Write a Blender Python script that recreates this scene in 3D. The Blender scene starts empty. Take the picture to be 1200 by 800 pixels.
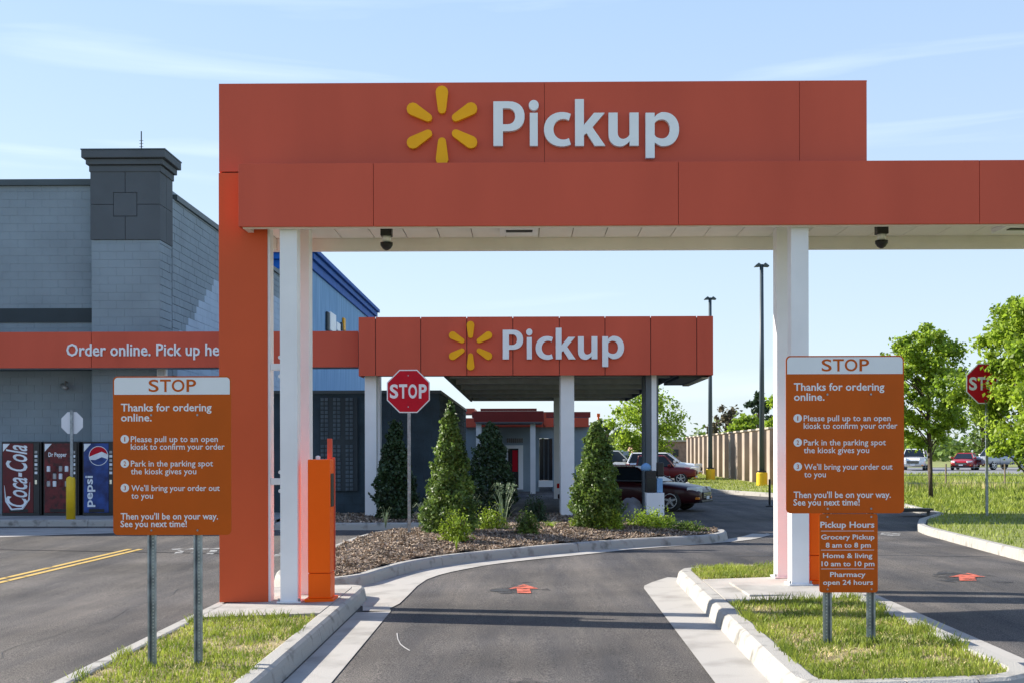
import bpy, bmesh, math, random
import numpy as np
from mathutils import Vector, Matrix
random.seed(7); RNG = np.random.default_rng(7)
SC = bpy.context.scene; COL = SC.collection
PI = math.pi
# ------------------------------------------------------------------ camera
F, HZ, CH = 1400.0, 529.0, 1.65
YAW, ROLL = math.atan(15/1400), math.radians(0.12)
fw = Vector((-math.sin(YAW), math.cos(YAW), 0)); r0 = Vector((math.cos(YAW), math.sin(YAW), 0)); u0 = Vector((0,0,1))
rt = r0*math.cos(ROLL) - u0*math.sin(ROLL); up = r0*math.sin(ROLL) + u0*math.cos(ROLL)
cam = bpy.data.objects.new('camera', bpy.data.cameras.new('camera')); COL.objects.link(cam)
cam.matrix_world = Matrix(((rt.x, up.x, -fw.x, 0), (rt.y, up.y, -fw.y, 0), (rt.z, up.z, -fw.z, CH), (0,0,0,1)))
cam.data.lens = 42; cam.data.sensor_width = 36; cam.data.shift_y = (HZ-400)/1200
cam.data.clip_start = .1; cam.data.clip_end = 5000
SC.camera = cam
# ------------------------------------------------------------------ light
SUN_EL, SUN_AZ = 29.0, 22.5        # elevation; degrees the sun stands behind the gate plane, on the left
trav = Vector((math.cos(math.radians(SUN_AZ))*math.cos(math.radians(SUN_EL)), -math.sin(math.radians(SUN_AZ))*math.cos(math.radians(SUN_EL)), -math.sin(math.radians(SUN_EL))))
sl = bpy.data.lights.new('sun', 'SUN'); sl.energy = 5.0; sl.angle = math.radians(.53); sl.color = (1, .93, .82)
so = bpy.data.objects.new('sun', sl); COL.objects.link(so)
so.rotation_euler = trav.to_track_quat('-Z', 'Y').to_euler()
W = bpy.data.worlds.new('World'); SC.world = W; W.use_nodes = True
nt = W.node_tree; bg = nt.nodes['Background']; bg.inputs[1].default_value = .118
sky = nt.nodes.new('ShaderNodeTexSky'); sky.sky_type = 'NISHITA'; sky.sun_disc = False
sky.sun_elevation = math.radians(SUN_EL)
sd = -trav; sky.sun_rotation = math.atan2(sd.x, sd.y)
sky.air_density = 1.0; sky.dust_density = .6; sky.ozone_density = 1.0
tc = nt.nodes.new('ShaderNodeTexCoord'); mp = nt.nodes.new('ShaderNodeMapping'); mp.inputs['Scale'].default_value = (1.2, 2.2, 14)
mp.inputs['Rotation'].default_value = (0, math.radians(-4), 0)
nz = nt.nodes.new('ShaderNodeTexNoise'); nz.inputs['Scale'].default_value = 1.7; nz.inputs['Detail'].default_value = 7; nz.inputs['Distortion'].default_value = .8
rp = nt.nodes.new('ShaderNodeValToRGB'); rp.color_ramp.elements[0].position = .56; rp.color_ramp.elements[1].position = .86
rp.color_ramp.elements[1].color = (.32,.32,.32,1)
mx = nt.nodes.new('ShaderNodeMixRGB'); mx.inputs[2].default_value = (5.6, 6.1, 6.6, 1)
L = nt.links.new
L(tc.outputs['Generated'], mp.inputs[0]); L(mp.outputs[0], nz.inputs['Vector']); L(nz.outputs[0], rp.inputs[0])
sx_ = nt.nodes.new('ShaderNodeSeparateXYZ'); L(tc.outputs['Generated'], sx_.inputs[0])
er = nt.nodes.new('ShaderNodeValToRGB'); er.color_ramp.elements[0].position = .0; er.color_ramp.elements[0].color = (.67,.79,.90,1)
er.color_ramp.elements[1].position = 1; er.color_ramp.elements[1].color = (.11,.22,.56,1)
e_ = er.color_ramp.elements.new(.36); e_.color = (.45,.635,.91,1)
L(sx_.outputs[2], er.inputs[0])
sc_ = nt.nodes.new('ShaderNodeMixRGB'); sc_.blend_type = 'MULTIPLY'; sc_.inputs[0].default_value = 1; sc_.inputs[2].default_value = (4.7,4.7,4.7,1); L(er.outputs[0], sc_.inputs[1])
mb_ = nt.nodes.new('ShaderNodeMixRGB'); mb_.inputs[0].default_value = .8; L(sky.outputs[0], mb_.inputs[1]); L(sc_.outputs[0], mb_.inputs[2])
L(rp.outputs[0], mx.inputs[0]); L(mb_.outputs[0], mx.inputs[1]); L(mx.outputs[0], bg.inputs[0])
SC.view_settings.view_transform = 'Standard'; SC.view_settings.look = 'None'; SC.view_settings.exposure = 1.02; SC.view_settings.gamma = 1
SC.render.engine = 'CYCLES'
# ------------------------------------------------------------------ places
def g(x, y):
    f = 1 if y < 15 else max(0, 1-(y-15)/9)
    return .0335*max(-5, min(5, x))*f
def ray(px, py): return fw + rt*((px-600)/F) + up*((HZ-py)/F)
def P(px, py, Y):
    d = ray(px, py); t = Y/d.y
    return Vector((0,0,CH)) + d*t
def G(px, py, h=0.0):
    d = ray(px, py); z = h; p = None
    for _ in range(12):
        t = (z-CH)/d.z; p = Vector((0,0,CH)) + d*t; z = g(p.x, p.y) + h
    return p
# ------------------------------------------------------------------ materials
MATS = {}
def srgb(r, gg, b):
    f = lambda c: ((c/255+.055)/1.055)**2.4 if c > 10 else c/255/12.92
    return (f(r), f(gg), f(b))
def mat(name, c, rough=.6, var=.1, scale=3.0, bump=0.0, bscale=40.0, metal=0.0, c2=None, island=0.0, trans=0.0, spec=.5, detail=6, coat=0.0, stretch=None, lo=.35, hi=.65):
    m = bpy.data.materials.new(name); m.use_nodes = True; n = m.node_tree.nodes; k = m.node_tree.links.new
    b = n['Principled BSDF']; b.inputs['Roughness'].default_value = rough; b.inputs['Metallic'].default_value = metal
    b.inputs['Specular IOR Level'].default_value = spec; b.inputs['Coat Weight'].default_value = coat
    t = n.new('ShaderNodeTexCoord'); mp_ = n.new('ShaderNodeMapping'); k(t.outputs['Object'], mp_.inputs[0])
    if stretch: mp_.inputs['Scale'].default_value = stretch
    nn = n.new('ShaderNodeTexNoise'); nn.inputs['Scale'].default_value = scale; nn.inputs['Detail'].default_value = detail
    k(mp_.outputs[0], nn.inputs['Vector'])
    r = n.new('ShaderNodeValToRGB'); r.color_ramp.elements[0].position = lo; r.color_ramp.elements[1].position = hi
    a_ = [max(0, x*(1-var)) for x in c]; b_ = list(c2) if c2 else [min(1, x*(1+var)) for x in c]
    r.color_ramp.elements[0].color = (*a_, 1); r.color_ramp.elements[1].color = (*b_, 1)
    k(nn.outputs[0], r.inputs[0]); out = r.outputs[0]
    if island:
        gm = n.new('ShaderNodeNewGeometry'); hs = n.new('ShaderNodeHueSaturation'); mr = n.new('ShaderNodeMapRange')
        mr.inputs[3].default_value = 1-island; mr.inputs[4].default_value = 1+island
        k(gm.outputs['Random Per Island'], mr.inputs[0]); k(mr.outputs[0], hs.inputs['Value']); k(out, hs.inputs['Color']); out = hs.outputs[0]
    k(out, b.inputs['Base Color'])
    if bump:
        bn = n.new('ShaderNodeTexNoise'); bn.inputs['Scale'].default_value = bscale; bn.inputs['Detail'].default_value = 5
        k(t.outputs['Object'], bn.inputs['Vector']); bp = n.new('ShaderNodeBump'); bp.inputs['Strength'].default_value = bump; bp.inputs['Distance'].default_value = .02
        k(bn.outputs[0], bp.inputs['Height']); k(bp.outputs[0], b.inputs['Normal'])
    if trans:
        tr = n.new('ShaderNodeBsdfTranslucent'); k(out, tr.inputs[0]); ms = n.new('ShaderNodeMixShader'); ms.inputs[0].default_value = trans
        k(b.outputs[0], ms.inputs[1]); k(tr.outputs[0], ms.inputs[2]); k(ms.outputs[0], n['Material Output'].inputs[0])
    MATS[name] = m; return m
M = MATS
def asphalt(name, base, tint):
    m = mat(name, base, rough=.85, var=.3, scale=.45, c2=[x*1.35 for x in base], bump=.55, bscale=170, spec=.3)
    n = m.node_tree.nodes; k = m.node_tree.links.new; b = n['Principled BSDF']
    src = b.inputs['Base Color'].links[0].from_socket
    t = n.new('ShaderNodeTexCoord')
    sp = n.new('ShaderNodeTexNoise'); sp.inputs['Scale'].default_value = 95; sp.inputs['Detail'].default_value = 3; k(t.outputs['Object'], sp.inputs['Vector'])
    r = n.new('ShaderNodeValToRGB'); r.color_ramp.elements[0].position = .38; r.color_ramp.elements[1].position = .72
    r.color_ramp.elements[0].color = (.45,.45,.46,1); r.color_ramp.elements[1].color = (2.5,2.4,2.25,1)
    k(sp.outputs[0], r.inputs[0])
    mm = n.new('ShaderNodeMixRGB'); mm.blend_type = 'MULTIPLY'; mm.inputs[0].default_value = 1; k(src, mm.inputs[1]); k(r.outputs[0], mm.inputs[2])
    # long tyre-polished streaks and dark spots of oil
    mp_ = n.new('ShaderNodeMapping'); mp_.inputs['Scale'].default_value = (1.1, .12, 1); k(t.outputs['Object'], mp_.inputs[0])
    s2 = n.new('ShaderNodeTexNoise'); s2.inputs['Scale'].default_value = 1.6; s2.inputs['Detail'].default_value = 9; s2.inputs['Roughness'].default_value = .62; k(mp_.outputs[0], s2.inputs['Vector'])
    r2 = n.new('ShaderNodeValToRGB'); r2.color_ramp.elements[0].position = .36; r2.color_ramp.elements[1].position = .66
    r2.color_ramp.elements[0].color = (.66,.67,.71,1); r2.color_ramp.elements[1].color = (1.42,1.34,1.22,1); k(s2.outputs[0], r2.inputs[0])
    m2 = n.new('ShaderNodeMixRGB'); m2.blend_type = 'MULTIPLY'; m2.inputs[0].default_value = 1; k(mm.outputs[0], m2.inputs[1]); k(r2.outputs[0], m2.inputs[2])
    k(m2.outputs[0], b.inputs['Base Color']); return m
asphalt('asphalt', (.074,.072,.073), 0)
mat('concrete', (.27,.255,.23), .9, .10, 2.2, .3, 120, c2=(.40,.38,.35), lo=.25, hi=.52, detail=9)
mat('kerb_concrete', (.20,.19,.17), .92, .12, 5.5, .45, 90, c2=(.38,.365,.335), lo=.27, hi=.46, detail=9)
mat('sidewalk', (.33,.32,.31), .9, .2, 1.2, .2, 60)
mat('soil', (.30,.235,.13), .95, .3, 6, .8, 50, c2=(.40,.34,.17))
mat('lawn', (.19,.23,.05), .95, .25, 3, .9, 60, c2=(.27,.29,.08))
mat('far_grass', (.20,.24,.055), .95, .25, .35, .8, 12, c2=(.30,.31,.10))
mat('blade', (.23,.33,.035), .6, .35, 2.5, island=.4, trans=.4, c2=(.36,.41,.065))
mat('dry_blade', (.58,.49,.24), .7, .3, 3, island=.35, trans=.3)
mat('mulch_base', (.22,.16,.12), .95, .3, 9, 1, 40)
mat('mulch_chip', (.27,.21,.155), .9, .35, 5, island=.6, c2=(.48,.37,.27))
mat('fascia', (.61,.092,.048), .5, .09, 1.0, .02, 3, spec=.28, c2=(.66,.104,.055), stretch=(1,1,.25), lo=.3, hi=.7)
mat('pillar_orange', (.64,.10,.032), .5, .05, .6, .02, 3, spec=.22)
mat('kiosk_orange', (1.0,.125,.001), .45, .04, 2, spec=.2)
mat('white_paint', (.82,.82,.83), .5, .06, 1.2, .03, 20, spec=.3)
mat('white_sign', (.75,.76,.80), .4, .03, 3)
mat('letter_white', (.85,.87,.90), .4, .03, 3)
mat('soffit', (.78,.75,.70), .55, .05, 2)
mat('spark', (.98,.44,.01), .5, .05, 3, spec=.2)
mat('return_dark', (.16,.03,.02), .5, .05, 3)
mat('joint', (.10,.02,.015), .8, .05, 3)
mat('sign_orange', (.52,.092,.0018), .45, .06, 2.5, spec=.22, c2=(.55,.095,.002))
mat('galv', (.30,.33,.36), .45, .25, 12, .1, 60, metal=.75)
mat('hole', (.62,.64,.62), .7, .1, 5)
mat('dark_metal', (.02,.022,.025), .4, .1, 5)
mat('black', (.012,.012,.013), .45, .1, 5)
mat('grey_metal', (.35,.36,.38), .4, .1, 5, metal=.4)
mat('stop_red', (.50,.004,.02), .45, .05, 5, spec=.2)
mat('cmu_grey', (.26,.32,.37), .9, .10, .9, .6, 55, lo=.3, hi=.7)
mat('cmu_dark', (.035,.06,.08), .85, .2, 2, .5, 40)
mat('pattern_block', (.10,.135,.165), .85, .2, 5, .3, 40)
mat('tower_panel', (.105,.12,.135), .8, .08, 1, .15, 50, spec=.2)
mat('coping', (.055,.08,.095), .5, .08, 2)
mat('band_dark', (.03,.045,.055), .7, .08, 2)
mat('blue_wall', (.18,.36,.62), .8, .12, 1.5, .15, 8, spec=.2, stretch=(1,6,.3), c2=(.28,.48,.73))
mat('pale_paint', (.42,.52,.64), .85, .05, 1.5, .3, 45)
mat('blue_cornice', (.008,.10,.42), .6, .1, 2, spec=.2)
mat('deck', (.55,.57,.57), .5, .12, 1.5)
mat('steel_dark', (.10,.12,.135), .5, .1, 2)
mat('yellow', (.75,.50,.01), .5, .08, 4)
mat('line_yellow', (.70,.45,.09), .85, .2, 12, .2, 80, c2=(.5,.34,.09))
mat('line_white', (.6,.6,.58), .85, .25, 9, .2, 80, c2=(.38,.38,.37))
mat('arrow_red', (.55,.12,.07), .85, .25, 10, .2, 80)
mat('patch_black', (.028,.03,.034), .8, .3, 6, .2, 80)
mat('patch_crack', (.045,.045,.047), .8, .3, 6)
mat('leaf_bright', (.25,.40,.03), .5, .3, .8, island=.4, trans=.5, c2=(.40,.53,.05))
mat('leaf_mid', (.10,.18,.03), .5, .3, 2, island=.4, trans=.35, c2=(.17,.25,.045))
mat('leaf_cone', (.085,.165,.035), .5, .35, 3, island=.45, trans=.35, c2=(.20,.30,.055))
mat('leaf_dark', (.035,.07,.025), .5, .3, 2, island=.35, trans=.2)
mat('leaf_lime', (.27,.38,.03), .5, .25, 3, island=.35, trans=.3)
mat('leaf_silver', (.20,.27,.16), .5, .25, 3, island=.35, trans=.3)
mat('leaf_brown', (.13,.11,.06), .6, .3, .5, island=.4, trans=.2)
mat('bark', (.075,.055,.04), .9, .3, 8, .8, 25)
mat('rock', (.13,.13,.135), .85, .3, 4, .8, 12)
mat('fence_wall', (.34,.275,.22), .9, .15, 1, .3, 20)
mat('fence_pier', (.24,.22,.21), .9, .12, 1, .3, 20)
mat('fence_cap', (.46,.39,.31), .9, .1, 1, .2, 20)
mat('glass', (.012,.018,.024), .1, .1, 2, spec=.35)
mat('maroon', (.035,.003,.005), .35, .05, 2, spec=.35, coat=.25)
mat('red_car', (.36,.012,.02), .35, .05, 2, spec=.35, coat=.3)
mat('dull_red', (.14,.010,.012), .4, .05, 2, spec=.3, coat=.15)
mat('white_car', (.78,.79,.80), .25, .03, 2, coat=1)
mat('silver_car', (.42,.44,.46), .3, .03, 2, coat=1, metal=.3)
mat('blue_car', (.02,.07,.25), .3, .03, 2, coat=1)
mat('rubber', (.018,.018,.018), .8, .1, 8)
mat('rim', (.62,.64,.66), .25, .05, 5, metal=.8)
mat('chrome', (.7,.72,.75), .15, .05, 5, metal=.9)
mat('lamp_glass', (.75,.78,.8), .1, .05, 5, spec=.9)
mat('tail_red', (.5,.01,.01), .2, .05, 5)
mat('amber', (.8,.25,.01), .3, .05, 5)
mat('cola_red', (.26,.008,.014), .5, .5, 7, c2=(.10,.004,.01))
mat('pepper_red', (.07,.004,.008), .5, .5, 9, c2=(.16,.01,.015))
mat('pepsi_blue', (.008,.025,.16), .5, .4, 4, c2=(.02,.07,.30))
mat('ice_white', (.75,.8,.85), .3, .1, 5)
mat('brick_far', (.32,.20,.15), .9, .2, 4, .2, 30)
mat('dark_red', (.22,.012,.008), .5, .05, 2)
mat('far_road', (.22,.22,.23), .9, .1, .4)
mat('wood', (.22,.17,.12), .9, .2, 6)
def worn(name, cover, scale):
    m = M[name]; n = m.node_tree.nodes; k = m.node_tree.links.new; b = n['Principled BSDF']
    t = n.new('ShaderNodeTexCoord'); z = n.new('ShaderNodeTexNoise'); z.inputs['Scale'].default_value = scale; z.inputs['Detail'].default_value = 8; z.inputs['Roughness'].default_value = .65
    k(t.outputs['Object'], z.inputs['Vector']); r = n.new('ShaderNodeValToRGB'); r.color_ramp.elements[0].position = cover; r.color_ramp.elements[1].position = cover+.14
    k(z.outputs[0], r.inputs[0]); k(r.outputs[0], b.inputs['Alpha'])
worn('patch_black', .49, 2.2); worn('line_white', .46, 5.0); worn('line_yellow', .30, 6); worn('arrow_red', .38, 7)
# ------------------------------------------------------------------ object helpers
def link(o): COL.objects.link(o); return o
def tag(o, label, cat, group=None, kind=None):
    if label: o['label'] = label
    if cat: o['category'] = cat
    if group: o['group'] = group
    if kind: o['kind'] = kind
    return o
def thing(name, label, cat, loc=(0,0,0), group=None, rot=0):
    o = link(bpy.data.objects.new(name, None)); o.location = loc; o.rotation_euler = (0,0,rot); o.empty_display_size = .2
    return tag(o, label, cat, group)
def wloc(p):
    v = Vector((0,0,0))
    while p: v = v + Vector(p.location); p = p.parent
    return v
def clone(o, parent=None, mats=None):
    c = o.copy(); link(c); c.parent = parent
    for ch in list(o.children): clone(ch, c)
    return c
class MB:
    def __init__(s): s.v = []; s.f = []
    def add(s, vs, fs):
        b = len(s.v); s.v += [tuple(v) for v in vs]; s.f += [tuple(i+b for i in f) for f in fs]; return s
    def box(s, x0, x1, y0, y1, z0, z1):
        return s.add([(x0,y0,z0),(x1,y0,z0),(x1,y1,z0),(x0,y1,z0),(x0,y0,z1),(x1,y0,z1),(x1,y1,z1),(x0,y1,z1)],
                     [(0,3,2,1),(4,5,6,7),(0,1,5,4),(1,2,6,5),(2,3,7,6),(3,0,4,7)])
    def tube(s, pts, rs, n=8, cap=True):
        pts = [Vector(p) for p in pts]; rings = []
        if not hasattr(rs, '__len__'): rs = [rs]*len(pts)
        for i, p in enumerate(pts):
            d = (pts[min(i+1, len(pts)-1)] - pts[max(i-1, 0)]).normalized()
            a = d.cross(Vector((0,0,1)))
            if a.length < .01: a = d.cross(Vector((0,1,0)))
            a.normalize(); b = d.cross(a)
            rings.append([p + (a*math.cos(2*PI*j/n) + b*math.sin(2*PI*j/n))*rs[i] for j in range(n)])
        vs = [v for r in rings for v in r]; fs = []
        for i in range(len(pts)-1):
            for j in range(n): fs.append((i*n+j, i*n+(j+1)%n, (i+1)*n+(j+1)%n, (i+1)*n+j))
        if cap: fs += [tuple(range(n))[::-1], tuple((len(pts)-1)*n+j for j in range(n))]
        return s.add(vs, fs)
    def lathe(s, prof, c=(0,0,0), n=20, axis='z'):
        vs = []; fs = []
        for r, z in prof:
            for j in range(n):
                a = 2*PI*j/n; x, y = r*math.cos(a), r*math.sin(a)
                vs.append((c[0]+x, c[1]+y, c[2]+z) if axis == 'z' else (c[0]+x, c[1]+z, c[2]+y))
        for i in range(len(prof)-1):
            for j in range(n): fs.append((i*n+j, i*n+(j+1)%n, (i+1)*n+(j+1)%n, (i+1)*n+j))
        fs += [tuple(range(n))[::-1], tuple((len(prof)-1)*n+j for j in range(n))]
        return s.add(vs, fs)
    def prismy(s, poly, y0, y1):      # polygon in x,z extruded along y
        n = len(poly); vs = [(x, y0, z) for x, z in poly] + [(x, y1, z) for x, z in poly]
        fs = [tuple(range(n)), tuple(range(2*n-1, n-1, -1))] + [(i, i+n, (i+1)%n+n, (i+1)%n) for i in range(n)]
        return s.add(vs, fs)
    def prismx(s, poly, x0, x1):      # polygon in y,z extruded along x
        n = len(poly); vs = [(x0, y, z) for y, z in poly] + [(x1, y, z) for y, z in poly]
        fs = [tuple(range(n)), tuple(range(2*n-1, n-1, -1))] + [(i, i+n, (i+1)%n+n, (i+1)%n) for i in range(n)]
        return s.add(vs, fs)
    def prismz(s, poly, z0, z1):
        n = len(poly); vs = [(x, y, z0) for x, y in poly] + [(x, y, z1) for x, y in poly]
        fs = [tuple(range(n))[::-1], tuple(range(n, 2*n))] + [(i, (i+1)%n, (i+1)%n+n, i+n) for i in range(n)]
        return s.add(vs, fs)
    def build(s, name, m, parent=None, world=True, bev=0, smooth=False, label=None, subd=0, fixn=True):
        me = bpy.data.meshes.new(name); off = wloc(parent) if (parent and world) else Vector((0,0,0))
        vs = [(a-off.x, b-off.y, c-off.z) for a, b, c in s.v]
        me.from_pydata(vs, [], s.f)
        if bev or fixn:
            bm = bmesh.new(); bm.from_mesh(me)
            bmesh.ops.recalc_face_normals(bm, faces=bm.faces)
            if bev:
                ed = [e for e in bm.edges if len(e.link_faces) == 2 and e.calc_face_angle(0) > .5]
                bmesh.ops.bevel(bm, geom=ed, offset=bev, segments=2, profile=.6, affect='EDGES', clamp_overlap=True)
            bm.to_mesh(me); bm.free()
        me.materials.append(M[m] if isinstance(m, str) else m)
        if smooth:
            me.polygons.foreach_set('use_smooth', [True]*len(me.polygons))
        o = link(bpy.data.objects.new(name, me)); o.parent = parent
        if label: o['label'] = label
        return o
def B(name, m, parent, x0, x1, y0, y1, z0, z1, bev=0, **k): return MB().box(x0,x1,y0,y1,z0,z1).build(name, m, parent, bev=bev, **k)
def raw(name, vs, fs, m, parent=None, kind=None):
    me = bpy.data.meshes.new(name); vs = np.asarray(vs, dtype=np.float32); fs = np.asarray(fs, dtype=np.int32)
    k = fs.shape[1]; me.vertices.add(len(vs)); me.vertices.foreach_set('co', vs.ravel())
    me.loops.add(fs.size); me.loops.foreach_set('vertex_index', fs.ravel())
    me.polygons.add(len(fs)); me.polygons.foreach_set('loop_start', np.arange(0, fs.size, k, dtype=np.int32)); me.polygons.foreach_set('loop_total', np.full(len(fs), k, dtype=np.int32))
    me.update(calc_edges=True); me.validate(); me.materials.append(M[m])
    o = link(bpy.data.objects.new(name, me)); o.parent = parent
    if kind: o['kind'] = kind
    return o
# ------------------------------------------------------------------ text
def glyphs(txt, bold=.0, shear=0.0, res=3):
    cu = bpy.data.curves.new('t', 'FONT'); cu.body = txt; cu.size = 1; cu.offset = bold; cu.resolution_u = res; cu.shear = shear
    o = bpy.data.objects.new('t', cu); COL.objects.link(o)
    dg = bpy.context.evaluated_depsgraph_get(); dg.update()
    me = bpy.data.meshes.new_from_object(o.evaluated_get(dg))
    v = np.array([tuple(p.co) for p in me.vertices]).reshape(-1, 3); f = [tuple(p.vertices) for p in me.polygons]
    bpy.data.objects.remove(o); bpy.data.curves.remove(cu); bpy.data.meshes.remove(me)
    return v, f
_c = {}
def glyphs_c(*a):
    if a not in _c: _c[a] = glyphs(*a)
    return _c[a]
def extrude_flat(v2, f, depth):       # v2: list of (a,b) -> 3D (a, -depth..0, b): front face at y=-depth
    n = len(v2); vs = [(a, -depth, b) for a, b in v2] + [(a, 0, b) for a, b in v2]
    cnt = {}
    for q in f:
        for i in range(len(q)):
            e = (q[i], q[(i+1) % len(q)]); cnt[e] = 1
    fs = [q for q in f] + [tuple(i+n for i in q[::-1]) for q in f]
    for (a, b) in cnt:
        if (b, a) not in cnt: fs.append((b, a, a+n, b+n))
    return vs, fs
def _arc(cx, cz, rx, rz, a0, a1, n=14, p=2.25):
    o = []
    for t in np.linspace(math.radians(a0), math.radians(a1), n):
        c, q = math.cos(t), math.sin(t); o.append((cx+rx*math.copysign(abs(c)**(2/p), c), cz+rz*math.copysign(abs(q)**(2/p), q)))
    return o
def _strip(a, b):
    n = len(a); return list(a)+list(b), [(i, n+i, n+i+1, i+1) for i in range(n-1)]
def sign_glyph(ch):                   # drawn outlines of a humanist bold face, in units of the cap height
    R_ = []; 
    def rect(x0, x1, z0, z1): R_.append(([(x0,z0),(x1,z0),(x1,z1),(x0,z1)], [(0,1,2,3)]))
    if ch == 'P':
        rect(0,.21,0,1.0); R_.append(_strip([(.21,1.0),(.28,1.0)]+_arc(.33,.665,.36,.335,90,-90)+[(.21,.33)], [(.21,.845),(.28,.845)]+_arc(.31,.665,.17,.18,90,-90)+[(.21,.485)]))
    elif ch == 'i':
        rect(.03,.235,0,.735); c = (.1325,.905); R_.append(([c]+_arc(c[0],c[1],.128,.115,0,360,21,2), [(0,i,i+1) for i in range(1,21)]))
    elif ch == 'c':
        R_.append(_strip(_arc(.40,.36,.40,.39,62,298,22,2.1), _arc(.43,.36,.22,.235,58,302,22,2.1)))
    elif ch == 'k':
        rect(0,.205,0,1.04); R_.append(([(.205,.335),(.205,.46),(.225,.49),(.44,.735),(.685,.735),(.40,.415),(.325,.325)], [(0,6,5,4,3,2,1)])); R_.append(([(.225,.335-.0),(.325,.325),(.40,.415),(.70,0),(.455,0),(.265,.285)], [(0,5,4,3,2,1)]))
        R_.append(([(.205,.335),(.205,.24),(.265,.285),(.225,.335)], [(0,1,2,3)]))
    elif ch == 'u':
        o = [(0,.735),(0,.30)]+_arc(.26,.27,.26,.285,180,268,10,2.2)+[(.30,-.013),(.36,.01),(.43,.055),(.475,.10)]
        i_ = [(.205,.735),(.205,.33)]+_arc(.33,.30,.125,.15,180,268,10,2.2)+[(.35,.152),(.40,.17),(.44,.20),(.475,.25)]
        R_.append(_strip(o, i_)); rect(.475,.68,0,.735)
    elif ch == 'p':
        rect(0,.205,-.28,.735); o = [(.205,.64),(.26,.70),(.34,.738)]+_arc(.40,.365,.36,.383,95,-95,20,2.15)+[(.32,0.0),(.25,.04),(.205,.07)]
        i_ = [(.205,.50),(.24,.545),(.30,.578)]+_arc(.37,.37,.18,.215,95,-95,20,2.15)+[(.30,.165),(.24,.19),(.205,.235)]
        R_.append(_strip(o, i_))
    V, Fc = [], []
    for v, f in R_:
        b = len(V); V += v; Fc += [tuple(i+b for i in q) for q in f]
    V = np.array([(a, b, 0) for a, b in V])
    def cc(q):
        P_ = V[list(q)][:,:2]; return sum(P_[i][0]*P_[(i+1)%len(q)][1]-P_[(i+1)%len(q)][0]*P_[i][1] for i in range(len(q))) > 0
    return V, [q if cc(q) else q[::-1] for q in Fc]
def letter(ch, x0, x1, z0, z1, y, depth, m, parent, bold=.018, name='letter', side=None):
    v, f = sign_glyph(ch) if name == 'sign_letter' else glyphs_c(ch, bold, 0.0, 5)
    a0, a1, b0, b1 = v[:,0].min(), v[:,0].max(), v[:,1].min(), v[:,1].max()
    v2 = [(x0+(p[0]-a0)/(a1-a0)*(x1-x0), z0+(p[1]-b0)/(b1-b0)*(z1-z0)) for p in v]
    vs, fs = extrude_flat(v2, f, depth)
    mb = MB(); mb.add([(a, y+b, c) for a, b, c in vs], fs)
    o = mb.build(name, m, parent, fixn=False)
    return o
CAPH = None
def text_line(txt, x0, x1, base, cap, y, m, parent, depth=.003, bold=.008, name='lettering'):
    global CAPH
    if CAPH is None:
        vh, _ = glyphs('H', 0.0); CAPH = vh[:,1].max()
    v, f = glyphs_c(txt, bold, 0.0, 2)
    a0, a1 = v[:,0].min(), v[:,0].max(); s = cap/CAPH
    v2 = [(x0+(p[0]-a0)/(a1-a0)*(x1-x0), base+p[1]*s) for p in v]
    vs, fs = extrude_flat(v2, f, depth)
    mb = MB(); mb.add([(a, y+b, c) for a, b, c in vs], fs)
    o = mb.build(name, m, parent, fixn=False)
    if name == 'lettering': o['kind'] = 'stuff'
    return o
# ------------------------------------------------------------------ ground helpers
def sheet(name, pts, h, m, kind='structure', thick=0, parent=None):
    bm = bmesh.new(); vs = [bm.verts.new((p[0], p[1], 0)) for p in pts]
    fc = bm.faces.new(vs); fc.normal_update()
    if fc.normal.z < 0: fc.normal_flip()
    xs = [p[0] for p in pts]; ys = [p[1] for p in pts]
    for xv in [-5,-4,-3,-2,-1,0,1,2,3,4,5]:
        if min(xs) < xv < max(xs): bmesh.ops.bisect_plane(bm, geom=bm.verts[:]+bm.edges[:]+bm.faces[:], plane_co=(xv,0,0), plane_no=(1,0,0))
    for yv in [15,16.5,18,19.5,21,22.5,24]:
        if min(ys) < yv < max(ys): bmesh.ops.bisect_plane(bm, geom=bm.verts[:]+bm.edges[:]+bm.faces[:], plane_co=(0,yv,0), plane_no=(0,1,0))
    bmesh.ops.triangulate(bm, faces=bm.faces[:])
    for v in bm.verts: v.co.z = g(v.co.x, v.co.y) + h
    me = bpy.data.meshes.new(name); bm.to_mesh(me); bm.free(); me.materials.append(M[m])
    o = link(bpy.data.objects.new(name, me)); o.parent = parent
    if kind: o['kind'] = kind
    return o
def catmull(pts, closed=True, sub=6):
    out = []; n = len(pts)
    rng = range(n) if closed else range(n-1)
    for i in rng:
        p0, p1, p2, p3 = [np.array(pts[(i+k) % n] if closed else pts[max(0, min(n-1, i+k))][:2], float)[:2] for k in (-1,0,1,2)]
        for t in np.linspace(0, 1, sub, endpoint=False):
            out.append(tuple(.5*((2*p1)+(-p0+p2)*t+(2*p0-5*p1+4*p2-p3)*t*t+(-p0+3*p1-3*p2+p3)*t**3)))
    if not closed: out.append(tuple(pts[-1][:2]))
    return out
def roundpoly(pts, rs):
    out = []; n = len(pts)
    for i in range(n):
        p = np.array(pts[i], float); a = np.array(pts[i-1], float); b = np.array(pts[(i+1) % n], float); r = rs[i]
        if r <= 0: out.append(tuple(p)); continue
        da = (a-p)/np.linalg.norm(a-p); db = (b-p)/np.linalg.norm(b-p)
        for t in np.linspace(0, 1, 9):
            out.append(tuple((1-t)**2*(p+da*r) + 2*t*(1-t)*p + t*t*(p+db*r)))
    return out
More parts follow.
